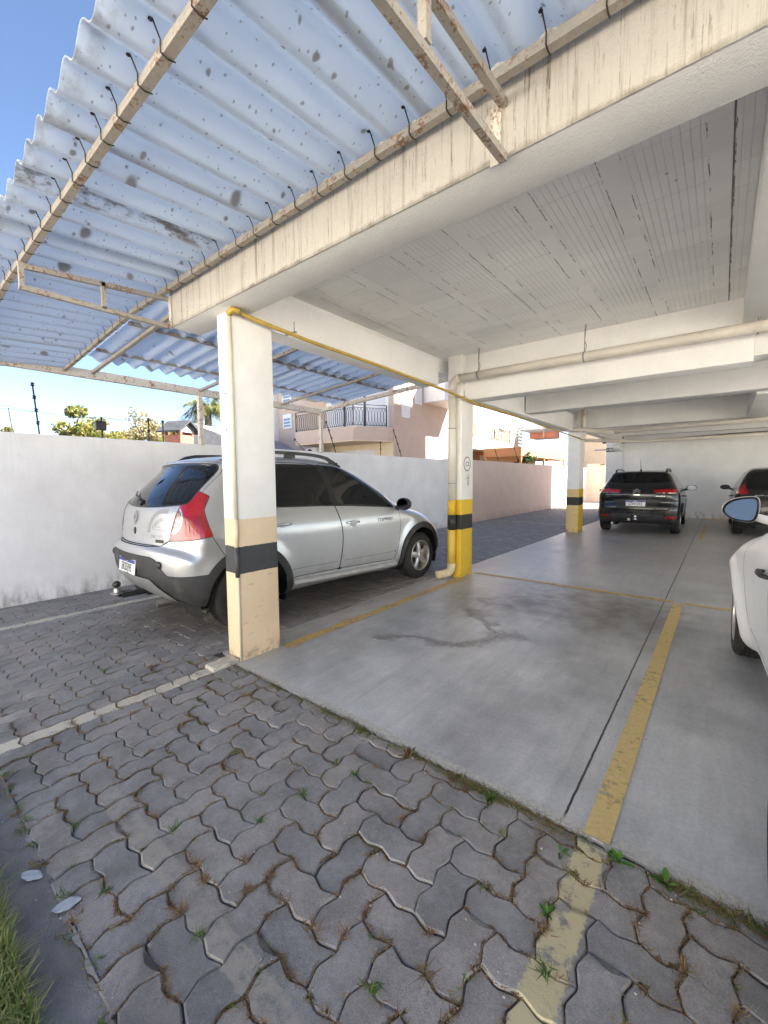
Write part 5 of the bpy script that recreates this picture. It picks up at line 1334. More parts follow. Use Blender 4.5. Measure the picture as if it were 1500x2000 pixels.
# ------------------------------------------------------------------ canopies
PITCH, AMP = .1835, .0275
def zs_front(x, y):
    """underside mid-level of the front canopy"""
    zx = 2.835 if x > -1.2 else 2.835-.075*(-1.2-x)
    return zx + .075*(y+.165)
def wave(t, ph=0.0): return AMP*math.cos(2*math.pi*(t/PITCH)+ph)
def hookbolt(parent, top, base, dirv):
    """wire J-bolt from the sheet crest round the purlin"""
    t = Vector(top); b = Vector(base); d = Vector(dirv)
    pts = [t+Vector((0,0,.012)), b+d*.022+Vector((0,0,.02)), b+d*.023+Vector((0,0,-.018)), b+Vector((0,0,-.024)), b-d*.024+Vector((0,0,-.016))]
    m = MB().tube(pts, .0027, 6); m.lathe([(0, .002), (.007, .0005), (.008, -.002), (.004, -.004)], t+Vector((0,0,-.004)), 'z', 12)
    return m.build('hook_bolt', M['hook'], parent)
def front_canopy():
    root = thing('front_canopy', 'corrugated translucent canopy on rusty white brackets along the front beam, speckled with dirt', 'canopy', (0, -.1, 0))
    off = Vector((0, .1, 0))
    sh = lambda p: (p[0], p[1]+.1, p[2])
    sheets = [(-3.45, -2.45), (-2.50, -1.42), (-1.47, -.38), (-.43, .66), (.60, 1.76), (1.70, 2.80), (2.75, 3.9), (3.85, 5.0), (4.95, 6.1)]
    ph = -2*math.pi*(1.095/PITCH)      # crests at x = 1.095 + k*pitch
    for i, (x0, x1) in enumerate(sheets):
        nx = int((x1-x0)/.0115); ny = 16; v = []; lift = .006*(i % 2)+.001*i
        yb, yf = -.125, -1.165+rng.normal(0, .008)
        for k in range(nx+1):
            x = x0+(x1-x0)*k/nx
            for j in range(ny+1):
                y = yb+(yf-yb)*j/ny; v.append((x, y, zs_front(x, y)+wave(x, ph)+lift))
        f = [(k*(ny+1)+j, k*(ny+1)+j+1, (k+1)*(ny+1)+j+1, (k+1)*(ny+1)+j) for k in range(nx) for j in range(ny)]
        # thickness
        nv = len(v); th = .006; v2 = v+[(a, b, c+th) for a, b, c in v]; f2 = f+[tuple(nv+q for q in ff[::-1]) for ff in f]
        def edge(seq):
            for a, b in zip(seq, seq[1:]): f2.append((a, b, nv+b, nv+a))
        edge([k*(ny+1) for k in range(nx+1)]); edge([k*(ny+1)+ny for k in range(nx+1)]); edge(list(range(ny+1))); edge([nx*(ny+1)+j for j in range(ny+1)])
        MB().add([sh(p) for p in v2], f2).build('roof_sheet', M['sheet'], root, angle=60)
    # purlins (rectangular tube) following the sheets
    def purlin(y, xs, w=.034, h=.036):
        m = MB()
        for a, b in zip(xs, xs[1:]):
            m.obox(sh((a, y, zs_front(a, y)-AMP-h/2-.001)), sh((b, y, zs_front(b, y)-AMP-h/2-.001)), w, h)
        return m.build('purlin', M['steel_paint'], root)
    purlin(-.165, (-3.27, -1.2, 6.1)); purlin(-.985, (-3.45, -1.2, 6.1))
    # brackets
    for bx in (-.705, 2.035, 4.7):
        m = MB(); zt0, zt1, zb0, zb1 = (2.765, 2.682, 2.556, 2.553) if bx < 0 else (2.735, 2.668, 2.545, 2.500)
        m.obox(sh((bx, -.108, zt0)), sh((bx, -1.0, zt1)), .028, .030)
        m.obox(sh((bx, -.108, zb0)), sh((bx, -1.015, zb1)), .028, .030)
        m.obox(sh((bx, -1.0, zb1)), sh((bx, -1.0, zt1+.02)), .026, .030, up=(1,0,0))
        yv = -.555 if bx < 0 else -.64
        m.obox(sh((bx, yv, zb0)), sh((bx, yv, zt0-.03)), .026, .028, up=(1,0,0))
        br = m.build('bracket', M['steel_paint'], root)
        b2 = MB().bbox(bx-.05 if bx > 0 else bx+.012, bx-.008 if bx > 0 else bx+.052, .1-.116, .1-.106, zb0-.015, zt0+.01, .002)
        b2.build('anchor_plate', M['cream_steel'], br)
        for z in (zb0+.03, zt0-.03): MB().lathe([(0, -.008), (.007, -.008), (.009, -.004), (.011, 0)], ((bx-.03 if bx > 0 else bx+.03), -.016, z), 'y', 10).build('anchor_bolt', M['cream_steel'], br)
    for n in range(-22, 20):
        x = 1.095+n*PITCH
        if not -3.25 < x < 4.3: continue
        for y in (-.165, -.985):
            if y < -.5 and not (-2.2 < x < 2.2): continue
            z = zs_front(x, y); jx = rng.normal(0, .006)
            hookbolt(root, sh((x+jx, y-.045 if y < -.5 else y-.05, z+AMP)), sh((x+.01+jx, y, z-AMP-.018)), (0, -1, 0))
    return root
def zl(x): return 2.865-.076*(-.5-x)
def lane_canopy():
    root = thing('lane_canopy', 'stepped corrugated canopy on white steel frame over the lane, above the silver hatchback', 'canopy', (-1.8, 1.8, 0))
    sh = lambda p: (p[0]+1.8, p[1]-1.8, p[2])
    # sheets laid with corrugations along x, two lapped courses
    for (xa, xb, lift) in ((-2.86, -1.50, 0.0), (-1.72, -.53, .016)):
        for i, (y0, y1) in enumerate(((-.05, 1.02), (.98, 2.05), (2.0, 3.02), (2.98, 3.78))):
            ny = int((y1-y0)/.0125); nx = 8; v = []
            for k in range(ny+1):
                y = y0+(y1-y0)*k/ny
                for j in range(nx+1):
                    x = xa+(xb-xa)*j/nx; v.append((x, y, zl(x)+.045+wave(y, .6)+lift+.005*(i % 2)))
            f = [(k*(nx+1)+j, k*(nx+1)+j+1, (k+1)*(nx+1)+j+1, (k+1)*(nx+1)+j) for k in range(ny) for j in range(nx)]
            nv = len(v); v2 = v+[(a, b, c+.006) for a, b, c in v]; f2 = f+[tuple(nv+q for q in ff[::-1]) for ff in f]
            for k in range(ny):
                for j in (0, nx): f2.append((k*(nx+1)+j, (k+1)*(nx+1)+j, nv+(k+1)*(nx+1)+j, nv+k*(nx+1)+j))
            MB().add([sh(p) for p in v2], f2).build('roof_sheet', M['sheet_lane'], root, angle=60)
    S = M['steel_paint']; C_ = M['cream_steel']
    # long beam above the boundary wall with its posts
    MB().bbox(-1.46-.03, -1.46+.03, -6.5-1.8, 3.86-1.8, 2.585, 2.685, .003).build('wall_beam', C_, root)
    for y in (1.45, 3.82): MB().bbox(-1.49, -1.425, y-.03-1.8, y+.03-1.8, 1.87, 2.60, .003).build('post', C_, root)
    for y in (.113, 1.45, 2.9):
        MB().obox(sh((-3.25, y, zl(-3.25)-.002)), sh((-.34, y, zl(-.34)-.002)), .036, .034).build('rafter', S, root)
    MB().obox(sh((-3.25, 3.82, 2.66)), sh((-.2, 3.82, 2.845)), .05, .06).build('rafter', C_, root)
    for x in (-2.50, -1.62): MB().obox(sh((x, -.06, zl(x)+.033)), sh((x, 3.78, zl(x)+.033)), .030, .030).build('purlin', S, root)
    MB().obox(sh((-.95, -.06, zl(-.95)+.033)), sh((-.95, 3.78, zl(-.95)+.033)), .030, .030).build('purlin', S, root)
    return root
# ------------------------------------------------------------------ walls, fences, houses, trees
def walls():
    o = MB().bbox(-3.42, -3.25, -7, 8.6, -.1, 1.885, .008).build('boundary_wall', M['wall_white']); tag(o, 'long white rendered boundary wall along the lane behind the silver hatchback', 'wall', None, 'thing')
    o = MB().bbox(-3.44, -3.26, 8.6, 30, -.1, 1.93, .008).build('boundary_wall', M['wall_bounce']); tag(o, 'far stretch of boundary wall beyond the yellow striped pillar, warm bounced light put into its colour', 'wall', None, 'thing')
    g = thing('lane_gate', 'cream wall with three recessed panels closing the lane beyond the far pillar', 'gate', (-1.6, 24.2, 0))
    MB().box(-1.7, 2.6, 0, .15, -.1, 2.15).build('wall', M['wall_cream'], g)
    for x in (-1.1, -.15, .8):
        f = MB().bbox(x, x+.7, -.035, 0, 1.35, 2.05, .01).build('panel', M['cream_light'], g)
        MB().tube([(x+.1, -.05, 2.08), (x+.32, -.05, 2.12)], .022, 8).build('lamp', M['iron'], f)
    MB().bbox(-1.0, -.82, -.05, -.004, .62, .72, .006).bbox(-1.0, -.82, -.05, -.004, .34, .44, .006).build('socket_box', M['iron'], g)
    b = thing('white_house', 'plain white two-storey house closing the view beyond the lane gate', 'house', (-2.5, 29, 0))
    MB().box(-3.0, 5, 0, 6, -.1, 6.5).build('wall', M['wall_bright'], b)
    MB().box(-1.0, .6, -.03, 0, 3.6, 4.6).build('window', M['glass_dark'], b)
    MB().box(-3.3, 5.3, -.4, 6.2, 6.5, 6.7).build('roof', M['roof_tile'], b)
def fence_rods():
    def rod(p0, p1, n, label, r=.009, mat=None):
        o = thing('fence_rod', label, 'fence post', p0, 0, 'electric fence rods on the wall')
        d = Vector(p1)-Vector(p0)
        MB().tube([(0, 0, -.04), d], r, 8).build('rod', mat or M['iron'], o)
        for k in range(n):
            q = d*((k+1)/(n) if n > 1 else 1)
            MB().lathe([(.006, -.022), (.022, -.016), (.012, 0), (.022, .016), (.006, .022)], q-d.normalized()*.01, 'z', 12).build('insulator', M['black_plastic'], o)
        return o
    W = -3.335
    rod((W, -.41, 1.885), (W, -.445, 2.45), 4, 'tall leaning black rod with four insulators, alone above the white wall')
    rod((W, -.64, 1.885), (W, -.665, 2.155), 0, 'thin pale rod near the left end of the wall, short and straight', .006, M['steel_paint'])
    rod((W, .76, 1.885), (W, .763, 2.185), 2, 'black rod with a capped top on the wall, left of the brick chimney')
    rod((W, .945, 1.885), (W, .948, 2.175), 1, 'black rod right beside the brick chimney on the wall', .008)
    rod((W, 3.52, 1.885), (W+.02, 3.23, 2.085), 1, 'short rod leaning over the silver roof just right of the beige pillar', .006)
    rod((W, 4.30, 1.885), (W, 4.03, 2.48), 4, 'leaning rod with four insulators in front of the balcony floor')
    rod((W, 5.70, 1.885), (W, 5.70, 2.20), 2, 'upright short rod with two insulators below the balcony corner')
    rod((W, 6.52, 1.885), (W, 6.18, 2.51), 4, 'leaning rod with four insulators in front of the pink house wall')
    rod((W, 12.2, 1.93), (W, 11.6, 2.62), 4, 'leaning rod on the far wall below the far iron balcony')
    rod((W, 14.0, 1.93), (W, 13.4, 2.66), 4, 'leaning rod on the far wall near the planter leaves')
    rod((W, 20.5, 1.93), (W, 20.0, 2.66), 4, 'leaning rod on the far wall close to the far pillar')
    w = thing('fence_wire', 'thin slack electric fence wires strung along the top of the white wall', 'wire', (W, 0, 1.9))
    for z in (.24, .27):
        pts = []
        P = [(-6, .30), (-.655, z), (-.44, .30-.06), (.22, .25), (.763, z), (.947, z), (2.2, .2)]
        for a, b in zip(P, P[1:]):
            for k in range(8):
                t = k/8; pts.append((0, a[0]+(b[0]-a[0])*t, a[1]+(b[1]-a[1])*t-.03*4*t*(1-t)*min(1, abs(b[0]-a[0]))))
        MB().tube(pts, .0022, 5).build('wire', M['galv'], w)
    f = thing('floodlight', 'small square floodlight on a short black post above the white wall', 'lamp', (W, .21, 1.885))
    MB().tube([(0, 0, -.04), (0, .0, .26)], .011, 8).build('post', M['iron'], f)
    MB().bbox(-.03, .03, -.075, .045, .10, .215, .008).build('lamp_head', M['black_plastic'], f)
def chimney():
    r = thing('brick_chimney', 'red brick chimney with a little dark pitched roof standing behind the white wall', 'chimney', (-11.5, 5.03, 0), R(22))
    t = NT('chimney_brick'); p = t.coord(); b = t.n('TexBrick', {'Vector': t.n('VectorRotate', {'Vector': p, 'Angle': R(90), 'Axis': (1, 0, 0)}).outputs[0], 'Color1': (.27, .075, .045, 1), 'Color2': (.36, .12, .07, 1), 'Mortar': (.30, .22, .18, 1), 'Scale': 6.0, 'Mortar Size': .03})
    bm_ = t.done(t.bsdf(b.outputs[0], .85, 0, .3))
    MB().bbox(-.34, .30, -.30, .30, 0, 2.86, .01).build('shaft', bm_, r)
    m = MB()
    for x, y in ((-.31, -.27), (.27, -.27), (-.31, .27), (.27, .27), (-.02, -.27), (-.02, .27)): m.bbox(x-.045, x+.045, y-.045, y+.045, 2.86, 2.96, .004)
    m.build('vent_pier', bm_, r)
    # gable faces +x: ridge along x
    rf = MB().prism([(-.50, 2.93), (0, 3.30), (.50, 2.93), (.50, 2.985), (0, 3.36), (-.50, 2.985)], -.50, .46, lambda y, z, x: (x, y, z)).build('roof', M['roof_dark'], r)
    MB().prism([(-.36, 2.955), (.36, 2.955), (0, 3.24)], .28, .32, lambda y, z, x: (x, y, z)).build('gable', M['wall_grey'], r)
    h = thing('low_house', 'low house with a pale grey sloping roof, half hidden behind the beige pillar', 'house', (-15.5, 9.3, 0), R(20))
    MB().box(-2.5, 3, -2, 2, 0, 2.6).build('wall', M['wall_grey'], h)
    MB().prism([(-3.2, 2.5), (0, 3.75), (3.4, 2.5)], -2.3, 2.3, lambda x, z, y: (x, y, z)).build('roof', M['roof_grey'], h)
def railing(pts, z0, h, root, n_per_m=8.3):
    """iron railing with ringed bars following pts (x, y)"""
    m = MB()
    for a, b in zip(pts, pts[1:]):
        A = Vector((*a, 0)); B_ = Vector((*b, 0)); L = (B_-A).length; n = max(2, int(L*n_per_m)); d = (B_-A)/L
        for zz, r in ((z0+h, .016), (z0+h-.12, .012), (z0+.05, .013)): m.tube([A+Vector((0,0,zz)), B_+Vector((0,0,zz))], r, 6)
        for e in (A, B_): m.obox(e+Vector((0,0,z0)), e+Vector((0,0,z0+h)), .035, .035, up=d)
        s = L/n
        for k in range(n):
            c = A+d*(s*(k+.5)); q = s*.38
            zt, zb = z0+h-.13, z0+.06
            for sg in (-1, 1):
                m.tube([c+Vector((0,0,zt)), c+d*(sg*q)+Vector((0,0,zt-.13)), c+d*(sg*q)+Vector((0,0,zb+.13)), c+Vector((0,0,zb))], .0085, 5)
    return m.build('railing', M['iron'], root)
def houses():
    # pink house whose corner stands at (-7.72, 11.92)
    X, Y = -7.72, 11.92
    h = thing('pink_house', 'dusty pink two-storey house with a bayed iron balcony beyond the boundary wall', 'house', (X, Y, 0))
    P = M['pink']
    MB().box(-9.5, 0, 0, 4.3, 0, 6.4).build('wall', P, h)
    MB().box(-10.0, .35, -.35, 4.6, 6.4, 6.62).build('roof', M['roof_tile'], h)
    MB().box(-3.95, -.28, -.012, -.004, 3.35, 5.6).build('shutter_wall', M['white_trim'], h)
    sl = MB()
    for k in range(26): sl.box(-3.4+.0, -.45, -.03, -.015, 3.45+.075*k, 3.51+.075*k)
    sl.build('shutter', M['shutter'], h)
    for x in (-2.75, -1.55): MB().bbox(x-.05, x+.05, -.06, -.014, 3.42, 5.5, .005).build('door_post', M['iron'], h)
    # balcony slab: front along x, chamfered right corner
    bal = [(-4.35, .0), (-4.30, -1.58), (-.80, -1.58), (-.05, -.35), (-.05, .0)]
    s = MB().prism(bal, 2.90, 3.44).build('balcony', P, h)
    MB().prism([(x*.997, y*.985) for x, y in bal], 2.86, 2.905).build('balcony_soffit', M['cream_light'], s)
    railing([(-4.28, -1.53), (-.83, -1.53), (-.10, -.37)], 3.44, .84, s)
    # ground floor below the balcony
    MB().box(-4.4, -.03, -.02, -.004, 1.5, 2.86).build('recess_wall', M['cream_light'], h)
    w = MB().bbox(-2.9, -1.0, -.05, -.021, 2.0, 2.62, .01).build('window', M['shutter'], h); MB().box(-1.97, -1.93, -.06, -.052, 2.0, 2.62).build('mullion', M['white_trim'], w)
    ac = MB().bbox(-4.3, -3.6, -1.0, -.7, 2.28, 2.78, .02).build('air_conditioner', M['white_trim'], None); ac.location = (X, Y, 0); tag(ac, 'white air conditioner box under the iron balcony of the pink house', 'air conditioner', None, 'thing')
    fan = MB().lathe([(0, 0), (.19, 0), (.2, -.01)], (-4.0, -1.012, 2.53), 'y', 24).build('fan_grille', M['cladding'], ac)
    # left end: tall window, slatted upper window, eaves block
    for (x, z0, z1) in ((-7.03, 4.95, 5.75), (-7.03, 4.0, 4.6)):
        f = MB().bbox(x-.06, x+.62, -.07, -.003, z0-.06, z1+.06, .01).build('window', M['white_trim'], h)
        m = MB()
        for k in range(int((z1-z0)/.16)): m.box(x+.02, x+.54, -.085, -.072, z0+.16*k+.02, z0+.16*k+.13)
        m.build('slats', M['blue_glass'], f)
    MB().box(-9.4, -7.55, -.25, -.003, 0, 6.3).build('stair_tower', M['white_trim'], h)
    MB().box(-8.0, -7.65, -.275, -.252, 3.2, 4.9).build('window', M['glass_dark'], h)
    MB().bbox(-4.7, -2.6, -.9, -.004, 5.0, 5.22, .02).build('awning', M['cream_light'], h)
    # lane-side wall: white panels in place of sunlit patches and a projecting white block
    for (y0, y1, z0, z1) in ((.50, 1.08, 3.92, 5.4), (1.45, 1.98, 4.6, 5.4)): MB().bbox(-.02, .03, y0, y1, z0, z1, .006).build('sun_patch', M['white_trim'], h)
    MB().bbox(-.02, 1.1, 2.15, 4.3, 4.72, 6.2, .02).build('white_block', M['white_trim'], h)
    # second house
    X2, Y2 = -7.1, 17.5
    g = thing('terracotta_house', 'sunlit cream and terracotta house with a long iron balcony, between the middle and far pillars', 'house', (X2, Y2, 0))
    MB().box(-6, -1.1, -.4, 9, 0, 7).build('wall', M['wall_bright'], g)
    MB().box(-1.105, -1.06, .1, 2.6, 3.4, 6.4).build('wall_panel', M['terracotta'], g)
    m = MB()
    for k in range(30): m.box(-1.058, -1.045, .2, 1.0, 3.5+k*.09, 3.57+k*.09)
    m.build('shutter', M['red_shutter'], g)
    b = MB().bbox(-1.1, .02, -.4, 4.9, 2.86, 3.42, .01).build('balcony', P, g)
    railing([(-.03, -.38), (-.03, 4.85), (-1.0, 4.85)], 3.42, .86, b)
    MB().box(-1.1, -1.04, -.35, 4.85, 0, 2.85).build('recess_wall', M['terracotta'], g)
    for y in (.4, 3.0): MB().bbox(-1.06, -1.02, y, y+1.1, 2.0, 2.7, .01).build('window', M['shutter'], g)
    MB().box(-1.1, -1.06, 5.2, 9, 0, 3.2).build('lower_wall', M['cream_light'], g)
    f = MB().bbox(-1.1, -1.04, 5.8, 6.6, 4.4, 6.0, .01).build('window', M['glass_sky'], g)
    MB().bbox(-1.05, -.85, 5.2, 5.6, 3.35, 3.75, .01).build('window', M['white_trim'], g)
    m = MB()
    for k in range(9): m.obox((-1.0, 8.3, 3.3+.22*k), (-.8, 8.9, 3.22+.22*k), .02, .10)
    m.build('louvre', M['galv'], g)
    MB().box(-6.3, -.7, -.8, 9.4, 7, 7.2).build('roof', M['roof_tile'], g)
    MB().bbox(-1.1, .6, 8.9, 11.0, 4.6, 4.9, .02).build('awning', M['blue_awning'], g); MB().bbox(-1.1, .55, 11.0, 12.5, 4.2, 4.7, .02).build('eaves', M['red_eaves'], g)
    # car port
    c = thing('car_port', 'brown flat-roofed car port standing behind the far boundary wall', 'shelter', (-5.0, 18.6, 0))
    MB().bbox(-2.0, .0, 0, 7.6, 2.46, 2.90, .01).build('roof', M['brown_fascia'], c)
    MB().box(-1.95, -1.9, .1, 7.5, 0, 2.45).build('wall', M['terracotta'], c)
    for y in (.1, 3.5, 7.3): MB().box(-.12, -.02, y, y+.1, 0, 2.46).build('post', M['brown_fascia'], c)
    m = MB()
    for k in range(16): m.box(-.06, -.03, 4.2+k*.2, 4.24+k*.2, 1.2, 2.4)
    m.build('slat_screen', M['terracotta'], c)
def tree(name, label, loc, h, cr, n, leaf, seed, trunk_h=.45, squash=.8, gaps=.35, kind='tree', lw=.10):
    rs = np.random.RandomState(seed)
    o = thing(name, label, kind, loc, 0, 'trees beyond the wall')
    m = MB(); m.tube([(0,0,0), (.05*h*.2, 0, h*.25), (0, .03*h, h*trunk_h), (0, 0, h*.7)], [h*.028, h*.022, h*.016, h*.008], 8)
    ends = []
    for k in range(9):
        a = rs.uniform(0, 6.28); z0 = h*rs.uniform(trunk_h*.8, .7); e = Vector((math.cos(a)*cr*rs.uniform(.45, .9), math.sin(a)*cr*rs.uniform(.45, .9), z0+h*rs.uniform(.08, .28)))
        s = Vector((0, 0, z0)); m.tube([s, s.lerp(e, .5)+Vector((0,0,h*.03)), e], [h*.011, h*.007, h*.003], 6); ends.append(e)
    m.build('trunk', M['bark'], o)
    V = []; F = []; T = []
    cl = []
    for k in range(int(26)):
        e = ends[rs.randint(len(ends))]; cl.append((e+Vector(rs.normal(0, cr*.24, 3)), cr*rs.uniform(.16, .36)))
    for _ in range(n):
        c, r = cl[rs.randint(len(cl))]
        d = rs.normal(0, 1, 3); d /= np.linalg.norm(d); q = np.array(c)+d*r*rs.uniform(.45, 1.05)*np.array([1, 1, squash])
        u = rs.normal(0, 1, 3); u /= np.linalg.norm(u); w = np.cross(u, rs.normal(0, 1, 3)); w /= np.linalg.norm(w)+1e-9
        L = lw*rs.uniform(.6, 1.4); b = len(V)
        V += [tuple(q-u*L), tuple(q+w*L*.5), tuple(q+u*L), tuple(q-w*L*.5)]; F.append((b, b+1, b+2, b+3)); T.append(rs.rand())
    mm = MB(); mm.v = V; mm.f = F; mm.m = [0]*len(F)
    cr_ = mm.build('crown', leaf, o, fix=False); set_tone(cr_, T)
    return o
def palm(loc):
    o = thing('palm_tree', 'tall palm with drooping fronds behind the beige pillar', 'palm', loc, 0, None)
    m = MB(); m.tube([(0,0,0), (.1,0,2.5), (.05,.05,5.6)], [.26, .22, .20], 12); m.build('trunk', M['bark'], o)
    rs = np.random.RandomState(5); V = []; F = []; T = []
    for k in range(44):
        a = rs.uniform(0, 6.28); el = rs.uniform(-.5, 1.3); L = rs.uniform(1.8, 2.7); pts = []
        for i in range(13):
            t = i/12; r = L*t*math.cos(el)*(1-.15*t); z = 5.7+L*t*math.sin(el)-1.5*t*t
            pts.append(Vector((.05+r*math.cos(a), .05+r*math.sin(a), z)))
        for i in range(12):
            p, q = pts[i], pts[i+1]; d = (q-p).normalized(); s = d.cross(Vector((0,0,1))); s = s.normalized() if s.length > .01 else Vector((1,0,0))
            for sg in (-1, 1):
                for jj in range(2):
                    b_ = p.lerp(q, jj/2); ll = .62*(1-abs(i/12-.4))*rs.uniform(.7, 1.1); tip = b_+s*(sg*ll*.75)+d*ll*.35+Vector((0,0,-ll*rs.uniform(.35, .9)))
                    b = len(V); V += [tuple(b_-d*.02), tuple(b_+d*.035), tuple(tip)]; F.append((b, b+1, b+2)); T.append(rs.rand())
    mm = MB(); mm.v = V; mm.f = F; mm.m = [0]*len(F)
    c = mm.build('crown', M['palm_leaf'], o, fix=False); set_tone(c, T)
def plants():
    G1 = mat_leaf('olive_tree_leaf', [(.06, .09, .025), (.12, .15, .04), (.22, .20, .07), (.30, .24, .11)], .45)
    G2 = mat_leaf('yellow_green_leaf', [(.10, .15, .02), (.18, .24, .03), (.27, .29, .05)], .5)
    G3 = mat_leaf('thin_grey_leaf', [(.16, .15, .09), (.25, .22, .14), (.33, .28, .19)], .4)
    tree('broad_tree', 'broad olive-green tree right behind the floodlight over the white wall', (-43.5, 11.6, 0), 7.5, 2.7, 8000, G1, 3, .5, .8, lw=.17)
    tree('broad_tree', 'paler bare-twigged tree to the right of the floodlight over the white wall', (-40.5, 15.0, 0), 7.2, 2.9, 5200, G3, 8, .5, .8, lw=.14)
    tree('yellow_tree', 'bright yellow-green tree beside the brick chimney', (-39.3, 17.0, 0), 7.1, 2.3, 8000, G2, 13, .5, .8, lw=.16)
    tree('small_tree', 'tiny rounded tree showing over the wall left of the tall leaning rod', (-47.0, 4.6, 0), 6.3, 1.7, 2600, G1, 17, .5, .8, lw=.15)
    tree('small_tree', 'small tree top at the left end of the white wall', (-44.5, .2, 0), 6.6, 1.9, 2600, G1, 21, .5, .8, lw=.15)
    tree('pale_tree', 'pale thin tree between the brick chimney and the beige pillar', (-36.5, 20.3, 0), 7.1, 2.4, 4200, G3, 27, .5, .8, lw=.14)
    palm((-22.4, 11.9, 0))
    tree('potted_shrub', 'dark leafy shrub peeping over the far wall below the far balcony', (-5.2, 19.0, 0), 2.75, .5, 900, M['dark_leaf'], 33, .6, .9, lw=.06)
    # far wood line
    V = []; F = []; T = []; rs = np.random.RandomState(4)
    for _ in range(6000):
        x = rs.uniform(-75, -25); y = 40+rs.normal(0, 3)-.5*(x+50)*.4 if x > -50 else 40+rs.normal(0, 3)-(x+50)*-.9
        z = abs(rs.normal(0, 1.6))*1.1; u = rs.normal(0, .32, 3); w = rs.normal(0, .32, 3); q = np.array([x, y, z]); b = len(V)
        V += [tuple(q-u), tuple(q+w*.6), tuple(q+u), tuple(q-w*.6)]; F.append((b, b+1, b+2, b+3)); T.append(rs.rand())
    mm = MB(); mm.v = V; mm.f = F; mm.m = [0]*len(F); o = mm.build('far_woods', G3, fix=False); set_tone(o, T); o['kind'] = 'stuff'
M['cream_steel'] = mat_steel_paint('cream_painted_steel', (.62, .57, .49))
M['wall_end'] = mat_wall('end_wall_paint', (.80, .80, .785), .06, .8, .25, 80, 0, (.4, .36, .3), None)
M['wall_cream'] = mat_wall('cream_gate_wall', (.60, .52, .42), .08, .3, .3, 60); M['cream_light'] = mat_wall('light_cream_wall', (.66, .56, .40), .04, .1, .25, 60)
M['wall_bright'] = mat_wall('bright_cream_wall', (.50, .43, .34), .04, .1, .25, 60); M['wall_grey'] = mat_wall('grey_render', (.42, .41, .40), .05, .1, .3, 60)
M['pink'] = mat_wall('dusty_pink_wall', (.535, .42, .345), .05, .1, .3, 50); M['terracotta'] = mat_wall('terracotta_wall', (.48, .32, .19), .05, .1, .3, 50)
M['white_trim'] = simple('white_trim_paint', (.74, .74, .74), .55, 0, .05); M['shutter'] = simple('pale_shutter', (.62, .64, .68), .5, 0, .06)
M['blue_glass'] = simple('blue_slat_glass', (.20, .30, .42), .15, 0, .2); M['glass_sky'] = simple('pale_window_glass', (.45, .52, .58), .08, 0, .1)
M['red_shutter'] = simple('red_shutter', (.33, .12, .07), .6, 0, .15); M['blue_awning'] = simple('pale_blue_awning', (.45, .55, .70), .6, 0, .1); M['red_eaves'] = simple('red_eaves', (.45, .18, .12), .7, 0, .2)
M['brown_fascia'] = mat_wall('brown_fascia_paint', (.36, .19, .10), .08, .1, .3, 50)
M['roof_tile'] = simple('roof_tile', (.30, .15, .10), .85, 0, .3, 8); M['roof_dark'] = simple('dark_roof_slate', (.040, .043, .052), .8, 0, .4, 22, .6, 40); M['roof_grey'] = simple('grey_roof_sheet', (.30, .30, .31), .7, 0, .2)
M['bark'] = simple('tree_bark', (.12, .095, .07), .95, 0, .4, 8, .8, 30); M['palm_leaf'] = mat_leaf('palm_frond', [(.03, .055, .025), (.07, .10, .035), (.16, .17, .07), (.24, .22, .10)], .35)
M['dark_leaf'] = mat_leaf('dark_shrub_leaf', [(.02, .05, .015), (.04, .09, .025)], .3)

def bounce_yard():
    """unseen pale yard and house added to bounce sunlight into the shade"""
    o = MB().box(-20, 26, -60, -3.4, -.3, -.02).box(11.6, 40, -3.4, 40, -.3, -.02).build('yard', M['yard']); o['kind'] = 'structure'  # pale ground added out of view to throw sunlight into the bays
    h = thing('fill_house', 'unseen pale house added across the front yard to reflect fill light', 'house', (0, -13, 0))
    MB().box(-16, 22, -6, 0, -.1, 7.5).build('wall', M['facing'], h)  # unseen sunlit facade, added as a warm reflector
    for k in range(7):
        for z in (1.0, 4.3)[1:]: MB().bbox(-13+k*5, -11.4+k*5, -.01, .05, z, z+1.4, .02).build('window', M['glass_dark'], h)
    MB().box(-16.5, 22.5, -6.5, .6, 7.5, 7.8).build('roof', M['roof_tile'], h)
M['yard'] = mat_wall('pale_bounce_concrete', (.60, .575, .53), 0, 0, .4, 60, var=.1); M['facing'] = mat_wall('bounce_facade_white', (.82, .80, .75), .05, .1, .3, 60)
ground(); pavers(); slab(); grass(); weeds()
building(); gas_pipe(); drain_pipe(); far_pipes(); exit_sign()
front_canopy(); lane_canopy()
walls(); fence_rods(); chimney(); houses(); plants(); bounce_yard()
silver_hatch(); graphite_crossover(); grey_hatch(); white_car()
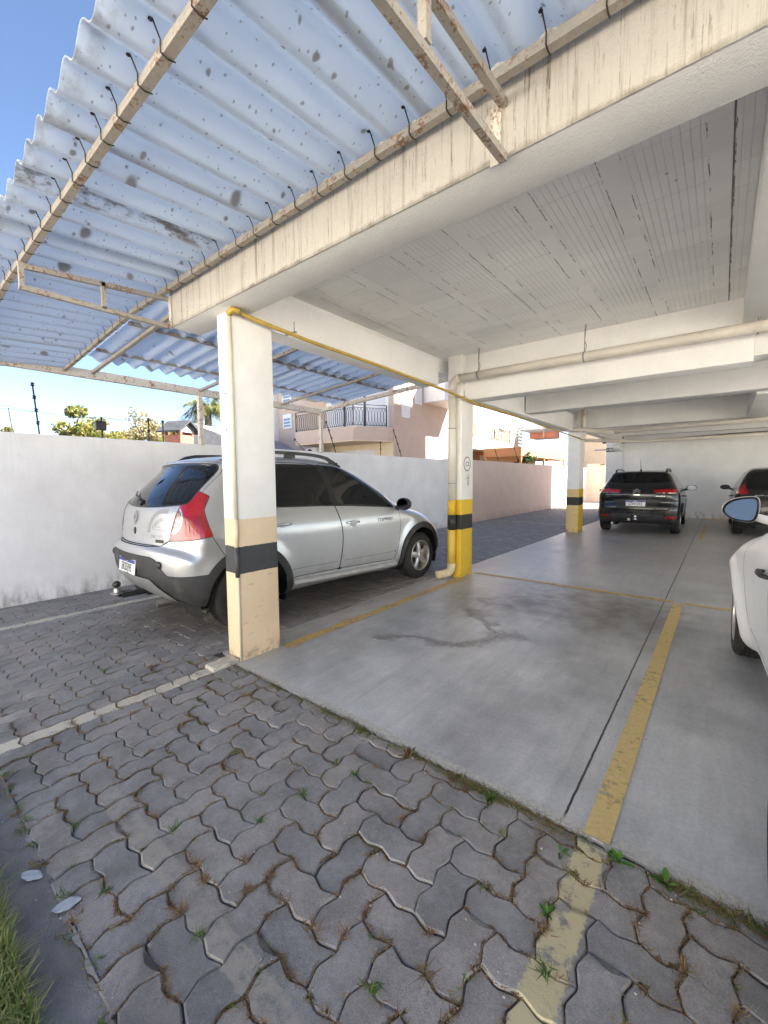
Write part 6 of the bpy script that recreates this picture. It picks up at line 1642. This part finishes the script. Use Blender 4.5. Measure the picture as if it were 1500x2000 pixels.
# ------------------------------------------------------------------ camera, daylight
def cam_axes(yaw, pit, roll):
    cy, sy = math.cos(yaw), math.sin(yaw); cp, sp = math.cos(pit), math.sin(pit); cr, sr = math.cos(roll), math.sin(roll)
    fwd = Vector((-sy*cp, cy*cp, -sp)); right = Vector((cy, sy, 0)); up = right.cross(fwd)
    return cr*right+sr*up, -sr*right+cr*up, fwd
cam = bpy.data.cameras.new("camera"); co = bpy.data.objects.new("camera", cam); col.objects.link(co)
r_, u_, f_ = cam_axes(.6801, .0779, -.00665)
mt = Matrix((r_, u_, -f_)).transposed().to_4x4(); mt.translation = (2.725, -1.684, 1.35); co.matrix_world = mt
cam.sensor_fit = 'HORIZONTAL'; cam.sensor_width = 36; cam.lens = 814.75/1500*36; cam.clip_end = 600; cam.clip_start = .05
scene.camera = co
SUN_EL, SUN_V = R(46), Vector((.78, .62, 0)).normalized()
sv = Vector((SUN_V.x*math.cos(SUN_EL), SUN_V.y*math.cos(SUN_EL), math.sin(SUN_EL)))
sl = bpy.data.lights.new("sun", 'SUN'); sl.energy = 5.0; sl.angle = R(.55); sl.color = (1, .93, .82)
so = bpy.data.objects.new("sun", sl); col.objects.link(so); so.rotation_euler = (-sv).to_track_quat('-Z', 'Y').to_euler()
nt = world.node_tree; nt.nodes.clear()
sky = nt.nodes.new('ShaderNodeTexSky'); sky.sky_type = 'NISHITA'; sky.sun_disc = False; sky.sun_elevation = SUN_EL
sky.sun_rotation = math.atan2(SUN_V.x, SUN_V.y); sky.air_density = .62; sky.dust_density = .05; sky.ozone_density = .7
bg = nt.nodes.new('ShaderNodeBackground'); bg.inputs[1].default_value = .052
wo = nt.nodes.new('ShaderNodeOutputWorld'); nt.links.new(sky.outputs[0], bg.inputs[0]); nt.links.new(bg.outputs[0], wo.inputs[0])
scene.view_settings.view_transform = 'Standard'; scene.view_settings.look = 'None'; scene.view_settings.exposure = EXPOSURE; scene.view_settings.gamma = 1
scene.view_settings.use_curve_mapping = False
scene.cycles.use_denoising = True
scene.cycles.max_bounces = 10; scene.cycles.diffuse_bounces = 5; scene.cycles.glossy_bounces = 4; scene.cycles.transparent_max_bounces = 12
scene.cycles.sample_clamp_indirect = 6
